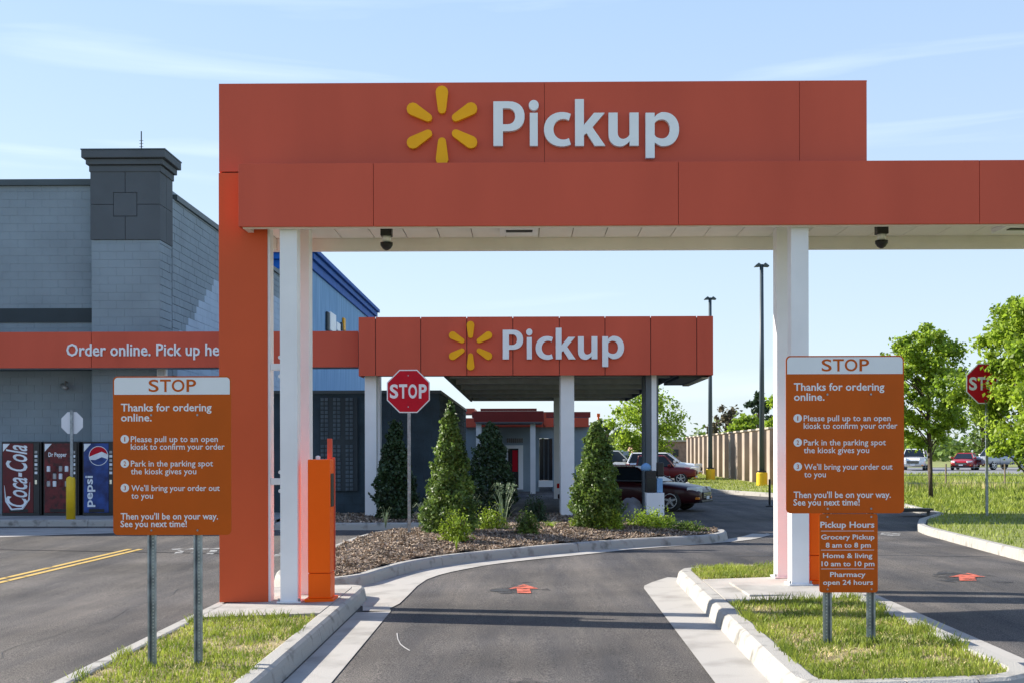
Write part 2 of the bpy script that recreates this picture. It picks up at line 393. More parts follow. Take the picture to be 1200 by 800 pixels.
def resample(pts, step, closed):
    P_ = [np.array(p[:2], float) for p in pts]
    if closed: P_.append(P_[0])
    d = [0]
    for a, b in zip(P_[:-1], P_[1:]): d.append(d[-1]+np.linalg.norm(b-a))
    n = max(2, int(d[-1]/step)); ts = np.linspace(0, d[-1], n+1)
    X = np.interp(ts, d, [p[0] for p in P_]); Y = np.interp(ts, d, [p[1] for p in P_])
    return list(zip(X, Y))
def offset(pts, w, closed=True):      # to the left of travel
    n = len(pts); out = []
    for i in range(n):
        a = np.array(pts[i-1] if (closed or i > 0) else pts[i], float)[:2]; b = np.array(pts[(i+1) % n] if (closed or i < n-1) else pts[i], float)[:2]
        t = (b-a)/max(1e-9, np.linalg.norm(b-a)); out.append((pts[i][0]-t[1]*w, pts[i][1]+t[0]*w))
    return out
KP = [(0,-.05),(.0,.0),(.022,.10),(.035,.132),(.065,.15),(.17,.15),(.19,.14),(.195,.0)]
def kerb(path, closed=True, prof=KP, seg=3.0, step=.22, name='kerb', width_scale=1.0, hs=1.0):
    pts = resample(path, step, closed)
    if closed: pts = pts[:-1]
    n = len(pts); per = max(1, int(seg/step)); root = None
    offs = [offset(pts, o*width_scale, closed) for o, _ in prof]
    total = n if closed else n-1; i0 = 0
    while i0 < total:
        i1 = min(total, i0+per); idx = list(range(i0, i1+1)); mb = MB(); vs = []
        for q, i in enumerate(idx):
            for k, (o, h) in enumerate(prof):
                x, y = offs[k][i % n]
                if q in (0, len(idx)-1):
                    j = idx[1] if q == 0 else idx[-2]; x2, y2 = offs[k][j % n]; dd = math.hypot(x2-x, y2-y) or 1; t = min(.4, .005/dd); x += (x2-x)*t; y += (y2-y)*t
                vs.append((x, y, g(x, y)+h*hs))
        m = len(prof); fs = []
        for q in range(len(idx)-1):
            for k in range(m-1): fs.append((q*m+k, (q+1)*m+k, (q+1)*m+k+1, q*m+k+1))
        fs += [tuple(range(m))[::-1], tuple((len(idx)-1)*m+k for k in range(m))]
        mb.add(vs, fs)
        if root is None:
            root = link(bpy.data.objects.new(name, None)); root['kind'] = 'structure'
        o = mb.build('kerb_segment', 'kerb_concrete', root); i0 = i1
    return root
def strip(name, path, w0, w1, h, m, closed=False, step=.4):
    pts = resample(path, step, closed)
    a = offset(pts, w0, False); b = offset(pts, w1, False)
    vs = [(x, y, g(x,y)+h) for x, y in a] + [(x, y, g(x,y)+h) for x, y in b]; n = len(pts)
    fs = [(i, i+1, n+i+1, n+i) for i in range(n-1)]
    o = MB().add(vs, fs).build(name, m); o['kind'] = 'structure'
    for p in o.data.polygons:
        if p.normal.z < 0: o.data.flip_normals(); break
    return o
def inside(pts, xs, ys):
    P_ = np.array([p[:2] for p in pts]); r = np.zeros(len(xs), bool); n = len(P_); j = n-1
    for i in range(n):
        xi, yi = P_[i]; xj, yj = P_[j]
        c = ((yi > ys) != (yj > ys)) & (xs < (xj-xi)*(ys-yi)/((yj-yi) or 1e-9)+xi); r ^= c; j = i
    return r
def G2(lst, h=0.0): return [tuple(G(a, b, h))[:2] for a, b in lst]
# ------------------------------------------------------------------ leaves, grass, chips
def quads(C, size, name, m, parent=None, kind=None, flat=.0, aspect=.6, updir=None):
    n = len(C); C = np.asarray(C, float)
    a = RNG.normal(size=(n,3)); a[:,2] *= (1-flat); a /= np.linalg.norm(a, axis=1)[:,None]
    b = RNG.normal(size=(n,3)); b -= (b*a).sum(1)[:,None]*a; b /= np.linalg.norm(b, axis=1)[:,None]
    s = size*RNG.uniform(.6, 1.3, n)[:,None]; a = a*s; b = b*s*aspect
    nn = np.cross(a, b); nn = nn/np.linalg.norm(nn, axis=1)[:,None]*s*.15
    V = np.stack([C-a*.5, C-b*.5+nn, C+a*.5, C+b*.5+nn], 1).reshape(-1, 3)
    Fq = np.arange(n*4).reshape(-1, 4)
    return raw(name, V, Fq, m, parent, kind)
def nz3(x, y, s, seed=0):             # cheap smooth pseudo-noise
    return (np.sin(x*s*1.7+seed)+np.sin(y*s*2.1+seed*1.3)+np.sin((x+y)*s*1.1+seed*2.1)+np.sin((x-y)*s*2.9+seed*.7))/4
def grass(pts, n, hgt, name, m, h0, wid=.006, lean=.5, patch=1.6, keep=.15, seed=0, yfall=False):
    P_ = np.array([p[:2] for p in pts]); lo = P_.min(0); hi = P_.max(0)
    xs = RNG.uniform(lo[0], hi[0], n*2); ys = RNG.uniform(lo[1], hi[1], n*2)
    k = inside(pts, xs, ys); xs, ys = xs[k], ys[k]
    d = nz3(xs, ys, patch, seed)+.45*nz3(xs, ys, patch*4, seed+3)
    k = (d + RNG.normal(0, .25, len(xs))) > -.35 if keep < 1 else np.ones(len(xs), bool)
    k |= RNG.random(len(xs)) < keep
    xs, ys = xs[k][:n], ys[k][:n]; n = len(xs)
    z = np.array([g(a, b) for a, b in zip(xs, ys)])+h0-.004
    H = hgt*RNG.uniform(.35, 1.25, n)*(1+.5*nz3(xs, ys, patch*2.3, seed+5)); an = RNG.uniform(0, 2*PI, n); la = RNG.uniform(0, 2*PI, n)
    le = H*lean*RNG.uniform(.2, 1.3, n); w = wid*RNG.uniform(.6, 1.4, n)
    dx, dy = np.cos(an)*w, np.sin(an)*w
    p0 = np.stack([xs-dx, ys-dy, z], 1); p1 = np.stack([xs+dx, ys+dy, z], 1)
    mx_, my = xs+np.cos(la)*le*.4, ys+np.sin(la)*le*.4
    p2 = np.stack([mx_+dx*.8, my+dy*.8, z+H*.6], 1); p3 = np.stack([mx_-dx*.8, my-dy*.8, z+H*.6], 1)
    tx, ty = xs+np.cos(la)*le, ys+np.sin(la)*le
    p4 = np.stack([tx+dx*.15, ty+dy*.15, z+H], 1); p5 = np.stack([tx-dx*.15, ty-dy*.15, z+H], 1)
    V = np.stack([p0,p1,p2,p3,p4,p5], 1).reshape(-1, 3); b = np.arange(n)[:,None]*6
    Fq = np.concatenate([b+np.array([0,1,2,3]), b+np.array([3,2,4,5])])
    return raw(name, V, Fq, m, None, 'stuff')
def chips(pts, n, s, name, m, hf):
    P_ = np.array([p[:2] for p in pts]); lo = P_.min(0); hi = P_.max(0)
    xs = RNG.uniform(lo[0], hi[0], n*2); ys = RNG.uniform(lo[1], hi[1], n*2); k = inside(pts, xs, ys); xs, ys = xs[k][:n], ys[k][:n]; n = len(xs)
    z = np.array([hf(a, b) for a, b in zip(xs, ys)])+RNG.uniform(0, .02, n)
    C = np.stack([xs, ys, z], 1); a = RNG.normal(size=(n,3)); a[:,2] *= .35; a /= np.linalg.norm(a, axis=1)[:,None]
    b = np.cross(a, np.array([0,0,1.0])); b /= np.linalg.norm(b, axis=1)[:,None]; c = np.cross(a, b)
    L_ = s*RNG.uniform(.5, 1.6, n)[:,None]; a = a*L_*.5; b = b*s*.16*RNG.uniform(.6, 1.6, n)[:,None]; c = c*s*.09
    V = np.stack([C-a-b, C+a-b, C+a+b*.6, C-a+b, C+c], 1).reshape(-1, 3)
    q = np.arange(n)[:,None]*5; T = np.concatenate([q+np.array([0,1,4]), q+np.array([1,2,4]), q+np.array([2,3,4]), q+np.array([3,0,4])])
    return raw(name, V, T, m, None, 'stuff')
# ================================================================== THE SETTING
gr = MB(); gr.add([(-1500,25,-.03),(1500,25,-.03),(1500,2500,-.03),(-1500,2500,-.03),(-1500,-60,-.32),(1500,-60,-.32),(-1500,20,-.32),(1500,20,-.32)], [(0,1,2,3),(6,7,1,0),(4,5,7,6)])
gr.build('ground', 'far_grass')['kind'] = 'structure'
lawn_edge = [tuple(G(*p, .15))[:2] for p in [(796,549),(799,558),(812,567),(845,573),(918,577.5),(1000,583),(1062,589),(1108,600)]]
verge_tip = tuple(G(1086, 613, .15))[:2]
vg = [tuple(G(*p, .15))[:2] for p in [(1108,601),(1088,607),(1086,613),(1100,618),(1130,625),(1200,641),(1290,663),(1400,700)]]
ax = [(-60,3),(9.5,3)] + [(vg[-1][0], vg[-1][1])] + [v for v in vg[::-1][1:]] + lawn_edge[::-1][1:] + [(lawn_edge[0][0], 120), (-60,120)]
ax = [(-60,3),(12,3),(12,vg[-1][1]-.5)] + vg[::-1] + lawn_edge[::-1][1:] + [(12.8,150),(-60,150)]
sheet('asphalt_road', ax, 0, 'asphalt')
# raised lawns at the right
lawn_poly = lawn_edge + [(26,24),(60,26),(60,150),(13.2,150)]
lawn_poly = [lawn_edge[-1]] + [(22,32),(60,36),(60,78),(lawn_edge[0][0]+.3,128)] + lawn_edge[:-1]
sheet('grass_verge', lawn_poly, .10, 'far_grass')
sheet('grass_verge', vg + [(40,10),(40,32),(20,31)], .135, 'lawn')
kerb(lawn_edge[::-1], closed=False, seg=3)
kerb(vg[::-1], closed=False, seg=3)
strip('gutter', vg[::-1], -.45, .01, .006, 'concrete')
strip('gutter', lawn_edge[::-1], -.45, .01, .006, 'concrete')
# far road
hwy = MB().add([(16,80,.115),(700,80,.115),(700,113,.115),(16,113,.115)],[(0,1,2,3)]).build('highway', 'far_road'); hwy['kind'] = 'structure'
# --- islands by the gate
islA = roundpoly([(-1.80,5.2),(-1.83,14.25),(-3.36,14.25),(-3.40,5.2)], [.45,.42,.15,.45])
islC = roundpoly([(3.30,7.35),(3.36,14.9),(1.84,14.95),(1.66,7.35)], [.5,.3,.5,.35])
kerb(islA, seg=3.05); kerb(islC, seg=3.05)
inA = offset(resample(islA, .2, True)[:-1], .185); inC = offset(resample(islC, .2, True)[:-1], .185)
sheet('soil', inA, .125, 'soil'); sheet('soil', inC, .125, 'soil')
def clip(poly, y0, y1):
    x0 = min(p[0] for p in poly); x1 = max(p[0] for p in poly)
    bm = bmesh.new(); bm.faces.new([bm.verts.new((p[0], p[1], 0)) for p in poly])
    bmesh.ops.bisect_plane(bm, geom=bm.verts[:]+bm.edges[:]+bm.faces[:], plane_co=(0,y0,0), plane_no=(0,-1,0), clear_outer=True)
    bmesh.ops.bisect_plane(bm, geom=bm.verts[:]+bm.edges[:]+bm.faces[:], plane_co=(0,y1,0), plane_no=(0,1,0), clear_outer=True)
    bm.faces.ensure_lookup_table(); f = bm.faces[0]; r = [(v.co.x, v.co.y) for v in f.verts]; bm.free(); return r
for poly, ys in ((inA, (11.62, 13.1, 14.3)), (inC, (11.45, 12.5, 13.42))):
    root = link(bpy.data.objects.new('concrete_pad', None)); root['kind'] = 'structure'
    for a, b in zip(ys[:-1], ys[1:]):
        c = clip(poly, a+.006, b-.006); o = sheet('pad_slab', c, .152, 'concrete', kind=None, parent=root)
        # give the slab edges
        e = MB(); n = len(c); vs = [(x, y, g(x,y)+.152) for x, y in c] + [(x, y, g(x,y)+.05) for x, y in c]
        e.add(vs, [(i, (i+1) % n, (i+1) % n+n, i+n) for i in range(n)]).build('slab_edge', 'concrete', root)
# little thickened bases for the right posts
B('post_base', 'concrete', None, 2.2, 3.1, 11.75, 12.9, .15, .246, bev=.01)['kind'] = 'structure'
gA = clip(inA, 5.2, 11.6); gC1 = clip(inC, 7.3, 11.42); gC2 = clip(inC, 13.45, 15)
for poly, n, hh, sd in ((gA, 13500, .046, 1), (gC1, 15000, .046, 2), (gC2, 6000, .07, 3)):
    grass(poly, n, hh, 'grass', 'blade', .125, seed=sd, keep=.04, patch=2.6, wid=.0044)
    grass(poly, n//2, hh*.6, 'dry_grass', 'dry_blade', .125, seed=sd+9, keep=1, lean=1.1, patch=2.1, wid=.004)
def rim_grass(path, n, name):
    pts = resample(path, .05, True); idx = RNG.integers(0, len(pts), n); 
    sel = [pts[i] for i in idx if nz3(np.array(pts[i][0]), np.array(pts[i][1]), 3.1, 2) > .0]
    V=[];Fq=[]
    for (x,y) in sel:
        x += random.gauss(0,.02); y += random.gauss(0,.02); z = g(x,y)+.14; h = random.uniform(.03,.09); a = random.uniform(0,6.28); l = h*.6; w=.004
        b = len(V); V += [(x-w,y,z),(x+w,y,z),(x+math.cos(a)*l+w*.2,y+math.sin(a)*l,z+h),(x+math.cos(a)*l-w*.2,y+math.sin(a)*l,z+h)]; Fq.append((b,b+1,b+2,b+3))
    raw(name, V, Fq, 'blade', None, 'stuff')
rim_grass(offset(clip(inA,5.3,11.5), .0), 2600, 'grass'); rim_grass(clip(inC,7.4,11.4), 2600, 'grass')
# gutter pans beside the lane
def ribbon(name, a, b, h, m):
    n = len(a); vs = [(x,y,g(x,y)+h) for x,y in a] + [(x,y,g(x,y)+h) for x,y in b]
    o = MB().add(vs, [(i,i+1,n+i+1,n+i) for i in range(n-1)]).build(name, m); o['kind'] = 'structure'
    if o.data.polygons[0].normal.z < 0: o.data.flip_normals()
    return o
def lin(a, b, n=14): return [(a[0]+(b[0]-a[0])*i/n, a[1]+(b[1]-a[1])*i/n) for i in range(n+1)]
ribbon('gutter', lin((1.27,5),(1.39,14.0)), lin((1.72,5),(1.84,14.0)), .007, 'concrete')
ribbon('gutter', [(1.39,14.0),(1.42,14.25),(1.55,14.6),(1.80,15.1)], [(1.84,14.0),(1.86,14.3),(1.95,14.6),(2.1,14.8)], .0075, 'concrete')
ribbon('gutter', lin((-1.42,5),(-1.43,12.7)), lin((-1.78,5),(-1.80,12.7)), .007, 'concrete')
ribbon('gutter', lin((3.62,7.0),(3.75,14.4)), lin((3.28,7.0),(3.34,14.4)), .007, 'concrete')
# --- planted island with mulch
isl = G2([(392,677),(430,672),(457,664),(490,656),(540,648.5),(600,642.5),(660,637),(750,630.5),(822,627),(846,624.5),(853,621.5),(843,618.5),(780,615),(650,614),(520,616),(440,622),(390,637),(345,656),(322,668),(326,676),(360,678.5)], .15)
islB = catmull(isl[::1], True, 5)
# outward order check: the polygon must run counter-clockwise
def area(p): return sum(p[i][0]*p[(i+1)%len(p)][1]-p[(i+1)%len(p)][0]*p[i][1] for i in range(len(p)))/2
if area(islB) < 0: islB = islB[::-1]
kerb(islB, seg=3.0)
front = G2([(425,689),(457,678),(490,667),(540,658),(600,651),(660,645),(750,638),(822,633),(868,629),(895,624)], 0)
ribbon('gutter', catmull(G2([(395,686),(445,681),(480,671),(540,659.5),(600,652),(660,646),(750,639),(822,634),(862,630),(882,625)],0), False, 4),
       catmull(G2([(395,700),(455,714),(500,679),(560,664),(620,656),(680,650),(760,642),(830,637),(880,632),(905,626)],0), False, 4), .009, 'concrete')
sheet('pan', G2([(392,683),(428,684),(450,700),(458,716),(425,716),(425,697),(392,692)], 0), .011, 'concrete')
inB = offset(resample(islB, .25, True)[:-1], .185)
cB = np.mean(np.array(inB), 0)
def hB(x, y):
    # gentle mound
    d = min(math.hypot(x-a, y-b) for a, b in inB[::4]); return g(x, y)+.125+min(.14, d*.10)
bm = bmesh.new(); fc = bm.faces.new([bm.verts.new((a, b, 0)) for a, b in inB])
for i in range(-9, 14): bmesh.ops.bisect_plane(bm, geom=bm.verts[:]+bm.edges[:]+bm.faces[:], plane_co=(i*.6,0,0), plane_no=(1,0,0))
for i in range(22, 42): bmesh.ops.bisect_plane(bm, geom=bm.verts[:]+bm.edges[:]+bm.faces[:], plane_co=(0,i*.6,0), plane_no=(0,1,0))
bmesh.ops.triangulate(bm, faces=bm.faces[:])
for v in bm.verts: v.co.z = hB(v.co.x, v.co.y)
bmesh.ops.recalc_face_normals(bm, faces=bm.faces)
me = bpy.data.meshes.new('mulch_bed'); bm.to_mesh(me); bm.free(); me.materials.append(M['mulch_base'])
mo = link(bpy.data.objects.new('mulch_bed', me)); mo['kind'] = 'structure'
if me.polygons[0].normal.z < 0: me.flip_normals()
chips(inB, 70000, .055, 'mulch', 'mulch_chip', hB)
# --- bed under the second canopy
islE = roundpoly([(3.2,25.3),(3.2,29.6),(-5.4,29.6),(-5.4,25.3)], [.6,.3,.3,.3])
kerb(islE, seg=3.0); inE = offset(resample(islE,.4,True)[:-1], .185); sheet('mulch_bed', inE, .13, 'mulch_base')
chips(inE, 9000, .08, 'mulch', 'mulch_chip', lambda x, y: .14)
# --- left: apron, pavement, paint
sheet('concrete_apron', [(-16,20.5),(-8.0,24.6),(-7.2,26.0),(-16,26.0)], .006, 'concrete')
sheet('pavement', [(-30,26.9),(-5.6,26.9),(-5.6,30.3),(-30,30.3)], .14, 'sidewalk')
kerb([(-5.6,26.7),(-30,26.7)][::-1], closed=False)
def mark(name, pts, m, h=.006): return sheet(name, pts, h, m)
a0, a1 = G(-60, 693), G(168, 643.5)
a0 = Vector(tuple(G(-10,683))); a1 = Vector(tuple(G(160,643)))
dv = (a1-a0); dv.z = 0; dv.normalize(); nv = Vector((-dv.y, dv.x, 0)); a0 = a0 - dv*3
for s in (-.13, .07):
    mark('yellow_line', [tuple(a0+nv*s)[:2], tuple(a1+nv*s)[:2], tuple(a1+nv*(s+.1))[:2], tuple(a0+nv*(s+.1))[:2]], 'line_yellow')
for k in range(3):
    x = 203+k*19; mark('white_marking', G2([(x,649),(x+9,649),(x+14,644.5),(x+6,644.5)],0), 'line_white')
mark('white_marking', G2([(200,644),(262,643),(262,641.5),(202,642.5)],0), 'line_white')
mark('white_marking', G2([(316,652),(345,641),(349,642),(320,654)],0), 'line_white')
for x in (895, 1030, 1042): mark('white_marking', G2([(x,627.5),(x+12,627.5),(x+14,624),(x+3,624)],0), 'line_white')
def arrow(cx, y0, y1, half, name='painted_arrow'):
    # black square, then an arrow head with a stub of shaft
    c0 = G(cx, (y0+y1)/2); wx = half*2.0*c0.y/F
    mark('black_patch', [(c0.x+math.cos(a)*wx*(1+.2*math.sin(3*a+cx)), c0.y+math.sin(a)*.62*(1+.25*math.sin(5*a))) for a in np.linspace(0, 2*PI, 28, endpoint=False)], 'patch_black', .005)
    mark(name, G2([(cx-half*.45,y0+0),(cx+half*.5,y0),(cx+half*.4,y0-(y0-y1)*.5),(cx+half,y0-(y0-y1)*.5),(cx,y1),(cx-half*1.1,y0-(y0-y1)*.45),(cx-half*.5,y0-(y0-y1)*.5)],0), 'arrow_red', .009)
arrow(614, 695, 684.5, 17); arrow(1134, 680.5, 671.5, 21)
sq = [(465,742),(466,749),(469,755),(474,759),(480,762.5)]
mark('paint_squiggle', G2([(a-.5,b) for a,b in sq]+[(a+.9,b-.4) for a,b in sq[::-1]],0), 'sidewalk')
mark('oil_stain', G2([(596,798),(612,794),(640,797),(652,803),(620,812),(596,806)],0), 'patch_black', .005)
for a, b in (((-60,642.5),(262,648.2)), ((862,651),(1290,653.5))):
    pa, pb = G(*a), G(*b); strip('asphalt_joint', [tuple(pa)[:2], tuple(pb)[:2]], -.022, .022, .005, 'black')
def crack(p0, p1, seed, w=.007):
    r = random.Random(seed); a, b = G(*p0), G(*p1); n = 16; pts = []
    d = (b-a); nx, ny = -d.y, d.x; o = 0
    for i in range(n+1):
        o += r.gauss(0, .018); t_ = i/n; pts.append((a.x+d.x*t_+nx*o, a.y+d.y*t_+ny*o))
    strip('asphalt_crack', pts, -w, w, .0045, 'patch_crack', step=.12)
crack((20,770),(190,690), 1, .004); crack((1060,665),(1190,690), 6, .005)
# ================================================================== GATE CANOPY IN FRONT
CY = 12.4
xL = P(280,300,CY).x; xR = 8.6
gate = thing('drive_through_canopy', 'large orange drive-through canopy with white and yellow sign over the near lane', 'canopy', (0, 12.5, .15))
B('frame_core', 'return_dark', gate, xL+.03, xR-.03, CY+.05, 13.84, 4.16, 4.62)
ed = [280,437.5,795,1148]; xs = [P(e,230,CY).x for e in ed]; xs[0] = xL; xs += [xs[-1]+3.13, xR]
zt = P(700,190,CY).z; zb = P(700,264,CY).z
for a, b in zip(xs[:-1], xs[1:]): B('fascia_panel', 'fascia', gate, a+.0022, b-.0022, CY, CY+.045, zb, zt, bev=.004)
for a, b in zip(xs[:-1], xs[1:]): B('fascia_panel', 'fascia', gate, a+.004, b-.004, 13.93, 13.98, zb, zt, bev=.004)
B('fascia_panel', 'fascia', gate, xL-.005, xL+.025, CY+.002, 13.925, zb, zt+.0, bev=.004)
B('fascia_panel', 'fascia', gate, xR-.025, xR+.005, CY+.002, 13.925, zb, zt, bev=.004)
B('roof_sheet', 'grey_metal', gate, xL+.03, xR-.03, CY+.05, 13.92, zt-.03, zt-.008)
B('soffit_edge', 'soffit', gate, xL+.03, xR-.03, 13.845, 13.925, zb-.012, 4.158)
B('soffit_edge', 'soffit', gate, xL+.03, xR-.03, CY+.05, CY+.09, zb-.012, 4.158)
B('soffit_edge', 'soffit', gate, xL+.03, xL+.09, CY+.095, 13.84, zb-.010, 4.158)
x = xL+.1; k = 0
tile = None
while x < xR-.1:
    if tile is None: tile = B('soffit_tile', 'soffit', gate, x, x+.372, CY+.1, 13.835, 4.125, 4.14, bev=.003)
    else:
        c = tile.copy(); link(c); c.parent = gate; c.location = tile.location + Vector((k*.38,0,0))
    x += .38; k += 1
for px in (608, 1190):
    c = P(px, 273, 13.3); 
    f = B('canopy_light', 'white_paint', gate, c.x-.21, c.x+.21, 13.0, 13.45, 4.075, 4.124, bev=.006); B('lens', 'black', f, c.x-.14, c.x+.15, 13.1, 13.2, 4.066, 4.074)
for cx in ((328+349)/2, 938):
    X = P(cx, 600, 12.52).x; gz = g(X, 12.5)+.152
    for Y0 in (12.52, 13.24):
        p_ = B('post', 'white_paint', gate, X-.092, X+.092, Y0, Y0+.19, gz, 4.124, bev=.008)
        B('base_plate', 'white_paint', p_, X-.125, X+.125, Y0-.03, Y0+.22, gz, gz+.018, bev=.004)
        for sx in (-.108,.108): MB().lathe([(.012,0),(.012,.03)], (X+sx, Y0+.0, gz+.018), 6).build('bolt', 'galv', p_)
for Y0 in (12.52, 13.24): B('post', 'white_paint', gate, 7.9, 8.09, Y0, Y0+.19, .3, 4.124, bev=.008)
# sign box and orange pillar
PY = 12.7; xP = P(257,400,PY).x; xP2 = P(313.5,400,PY).x; xU = P(1016,140,PY).x
zU = P(640,97,PY).z; zS = P(262,201.5,PY).z
B('sign_box_core', 'return_dark', gate, xP+.02, xU-.02, PY+.03, PY+.25, zS+.01, zU-.015)
us = [xP] + [P(e,140,PY).x for e in (638,937)] + [xU]
for i, (a, b) in enumerate(zip(us[:-1], us[1:])):
    B('sign_panel', 'fascia', gate, a+(.002 if i else 0), b-.002, PY, PY+.028, zS, zU, bev=.003)
    B('sign_panel', 'fascia', gate, a+(.003 if i else 0), b-.003, PY+.252, PY+.28, zS, zU, bev=.003)
B('sign_panel', 'fascia', gate, xP-.002, xP+.018, PY+.03, PY+.25, zS, zU); B('sign_panel', 'fascia', gate, xU-.018, xU+.0, PY+.03, PY+.25, zS, zU)
B('sign_panel', 'fascia', gate, xP, xU, PY+.002, PY+.278, zU-.012, zU+.006)
pz = P(285,705,PY).z
B('pillar', 'pillar_orange', gate, xP-.004, xP2, PY-.004, PY+.2, pz, zS-.012, bev=.006)
B('pillar_edge', 'white_paint', gate, xP2+.001, xP2+.025, PY+.01, PY+.19, pz, 4.12)
for s in (xP+.06, xP2-.1): B('pillar_foot', 'grey_metal', gate, s, s+.07, PY+.05, PY+.15, g(s,PY)+.15, pz)
for z in (2.56, 1.34):
    B('bracket', 'white_paint', gate, xP2+.026, P(329,500,12.7).x+.02, PY+.02, PY+.09, z-.035, z+.035, bev=.004)
    MB().lathe([(.03,0),(.03,.02)], (P(325.5,500,12.6).x, PY-.0, z), 8, 'y').build('bolt', 'white_paint', gate)
    for q in (.1,-.1): MB().lathe([(.022,0),(.022,.02)], (P(326,500,12.6).x, PY-.0, z+q), 8, 'y').build('bolt', 'white_paint', gate)
def ray_mesh(cx, cz, ang, r0_, r1_, w0, w1, y, depth, parent):
    poly = []
    for t in np.linspace(-PI/2, PI/2, 7): poly.append((r1_-w1+math.cos(t)*w1, math.sin(t)*w1))
    for t in np.linspace(PI/2, 3*PI/2, 7): poly.append((r0_+w0+math.cos(t)*w0, math.sin(t)*w0))
    ca, sa = math.cos(ang), math.sin(ang)
    po = [(cx+a*ca-b*sa, cz+a*sa+b*ca) for a, b in poly]
    o = MB().prismy(po, y-depth, y).build('spark_ray', 'spark', parent)
    return o
def sign(parent, Y, k, scx, scy, r0p, r1p, boxes, depth):
    c = P(scx, scy, Y); s = Y/F
    for i in range(6): ray_mesh(c.x, c.z, PI/2+i*PI/3, r0p*s, r1p*s, (r1p-r0p)*.145*s, (r1p-r0p)*.225*s, Y-.004, depth, parent)
    for ch, x0, x1, y0, y1 in boxes:
        a = P(x0, y1, Y); b = P(x1, y0, Y)
        letter(ch, a.x, b.x, a.z, b.z, Y-.004, depth, 'letter_white', parent, name='sign_letter')
sg = thing('channel_letter_sign', 'larger yellow six-ray spark and white Pickup letters on the near canopy', 'sign', tuple(P(640,187,PY)))
sign(sg, PY, 1, 518.3, 149, 14, 46.5, [('P',578.4,614.6,120.8,173),('i',619.7,631.2,119.3,173),('c',637.5,668.7,133.5,173.6),('k',673.7,708.9,118.2,173),('u',712.8,747.8,134,173.6),('p',756,794.9,133.5,187)], .055)
# dome cameras
for px, lab in ((453, 'black dome camera under the near canopy beside the left white posts'), (1033, 'black dome camera under the near canopy right of the right white posts')):
    c = P(px, 270, 13.2); t = thing('dome_camera', lab, 'camera', (c.x, 13.2, 4.12), 'dome cameras under the near canopy')
    B('mount', 'black', t, c.x-.062, c.x+.062, 13.14, 13.26, 4.03, 4.124, bev=.006)
    MB().lathe([(.03,0),(.05,.02),(.05,.07)], (c.x, 13.2, 3.96), 12).build('collar', 'white_paint', t, smooth=True)
    MB().lathe([(.014,0),(.045,.02),(.068,.055),(.07,.085)], (c.x, 13.2, 3.875), 16).build('dome', 'black', t, smooth=True)
# ---------------- text signs by the lane
def u_post(parent, X, Y, z0, z1):
    p_ = MB()
    p_.add([], []); w = .034
    prof = [(-w,-.0),(-w*.62,-.0),(-w*.4,.03),(w*.4,.03),(w*.62,0),(w,0),(w,.004),(w*.66,.004),(w*.45,.034),(-w*.45,.034),(-w*.66,.004),(-w,.004)]
    p_.prismz([(X+a, Y+b) for a, b in prof], z0, z1); o = p_.build('u_channel_post', 'galv', parent)
    h = MB(); z = z0+.04
    while z < z1-.01:
        h.lathe([(.0055,0),(.0055,.003)], (X, Y+.0265, z), 6, 'y'); z += .0254
    q = h.build('punched_holes', 'hole', o); q['kind'] = 'stuff'
    return o
def rrect(x0, x1, z0, z1, r):
    out = []
    for cx, cz, a in ((x1-r,z1-r,0),(x0+r,z1-r,90),(x0+r,z0+r,180),(x1-r,z0+r,270)):
        for t in range(0, 91, 18): out.append((cx+r*math.cos(math.radians(a+t)), cz+r*math.sin(math.radians(a+t))))
    return out
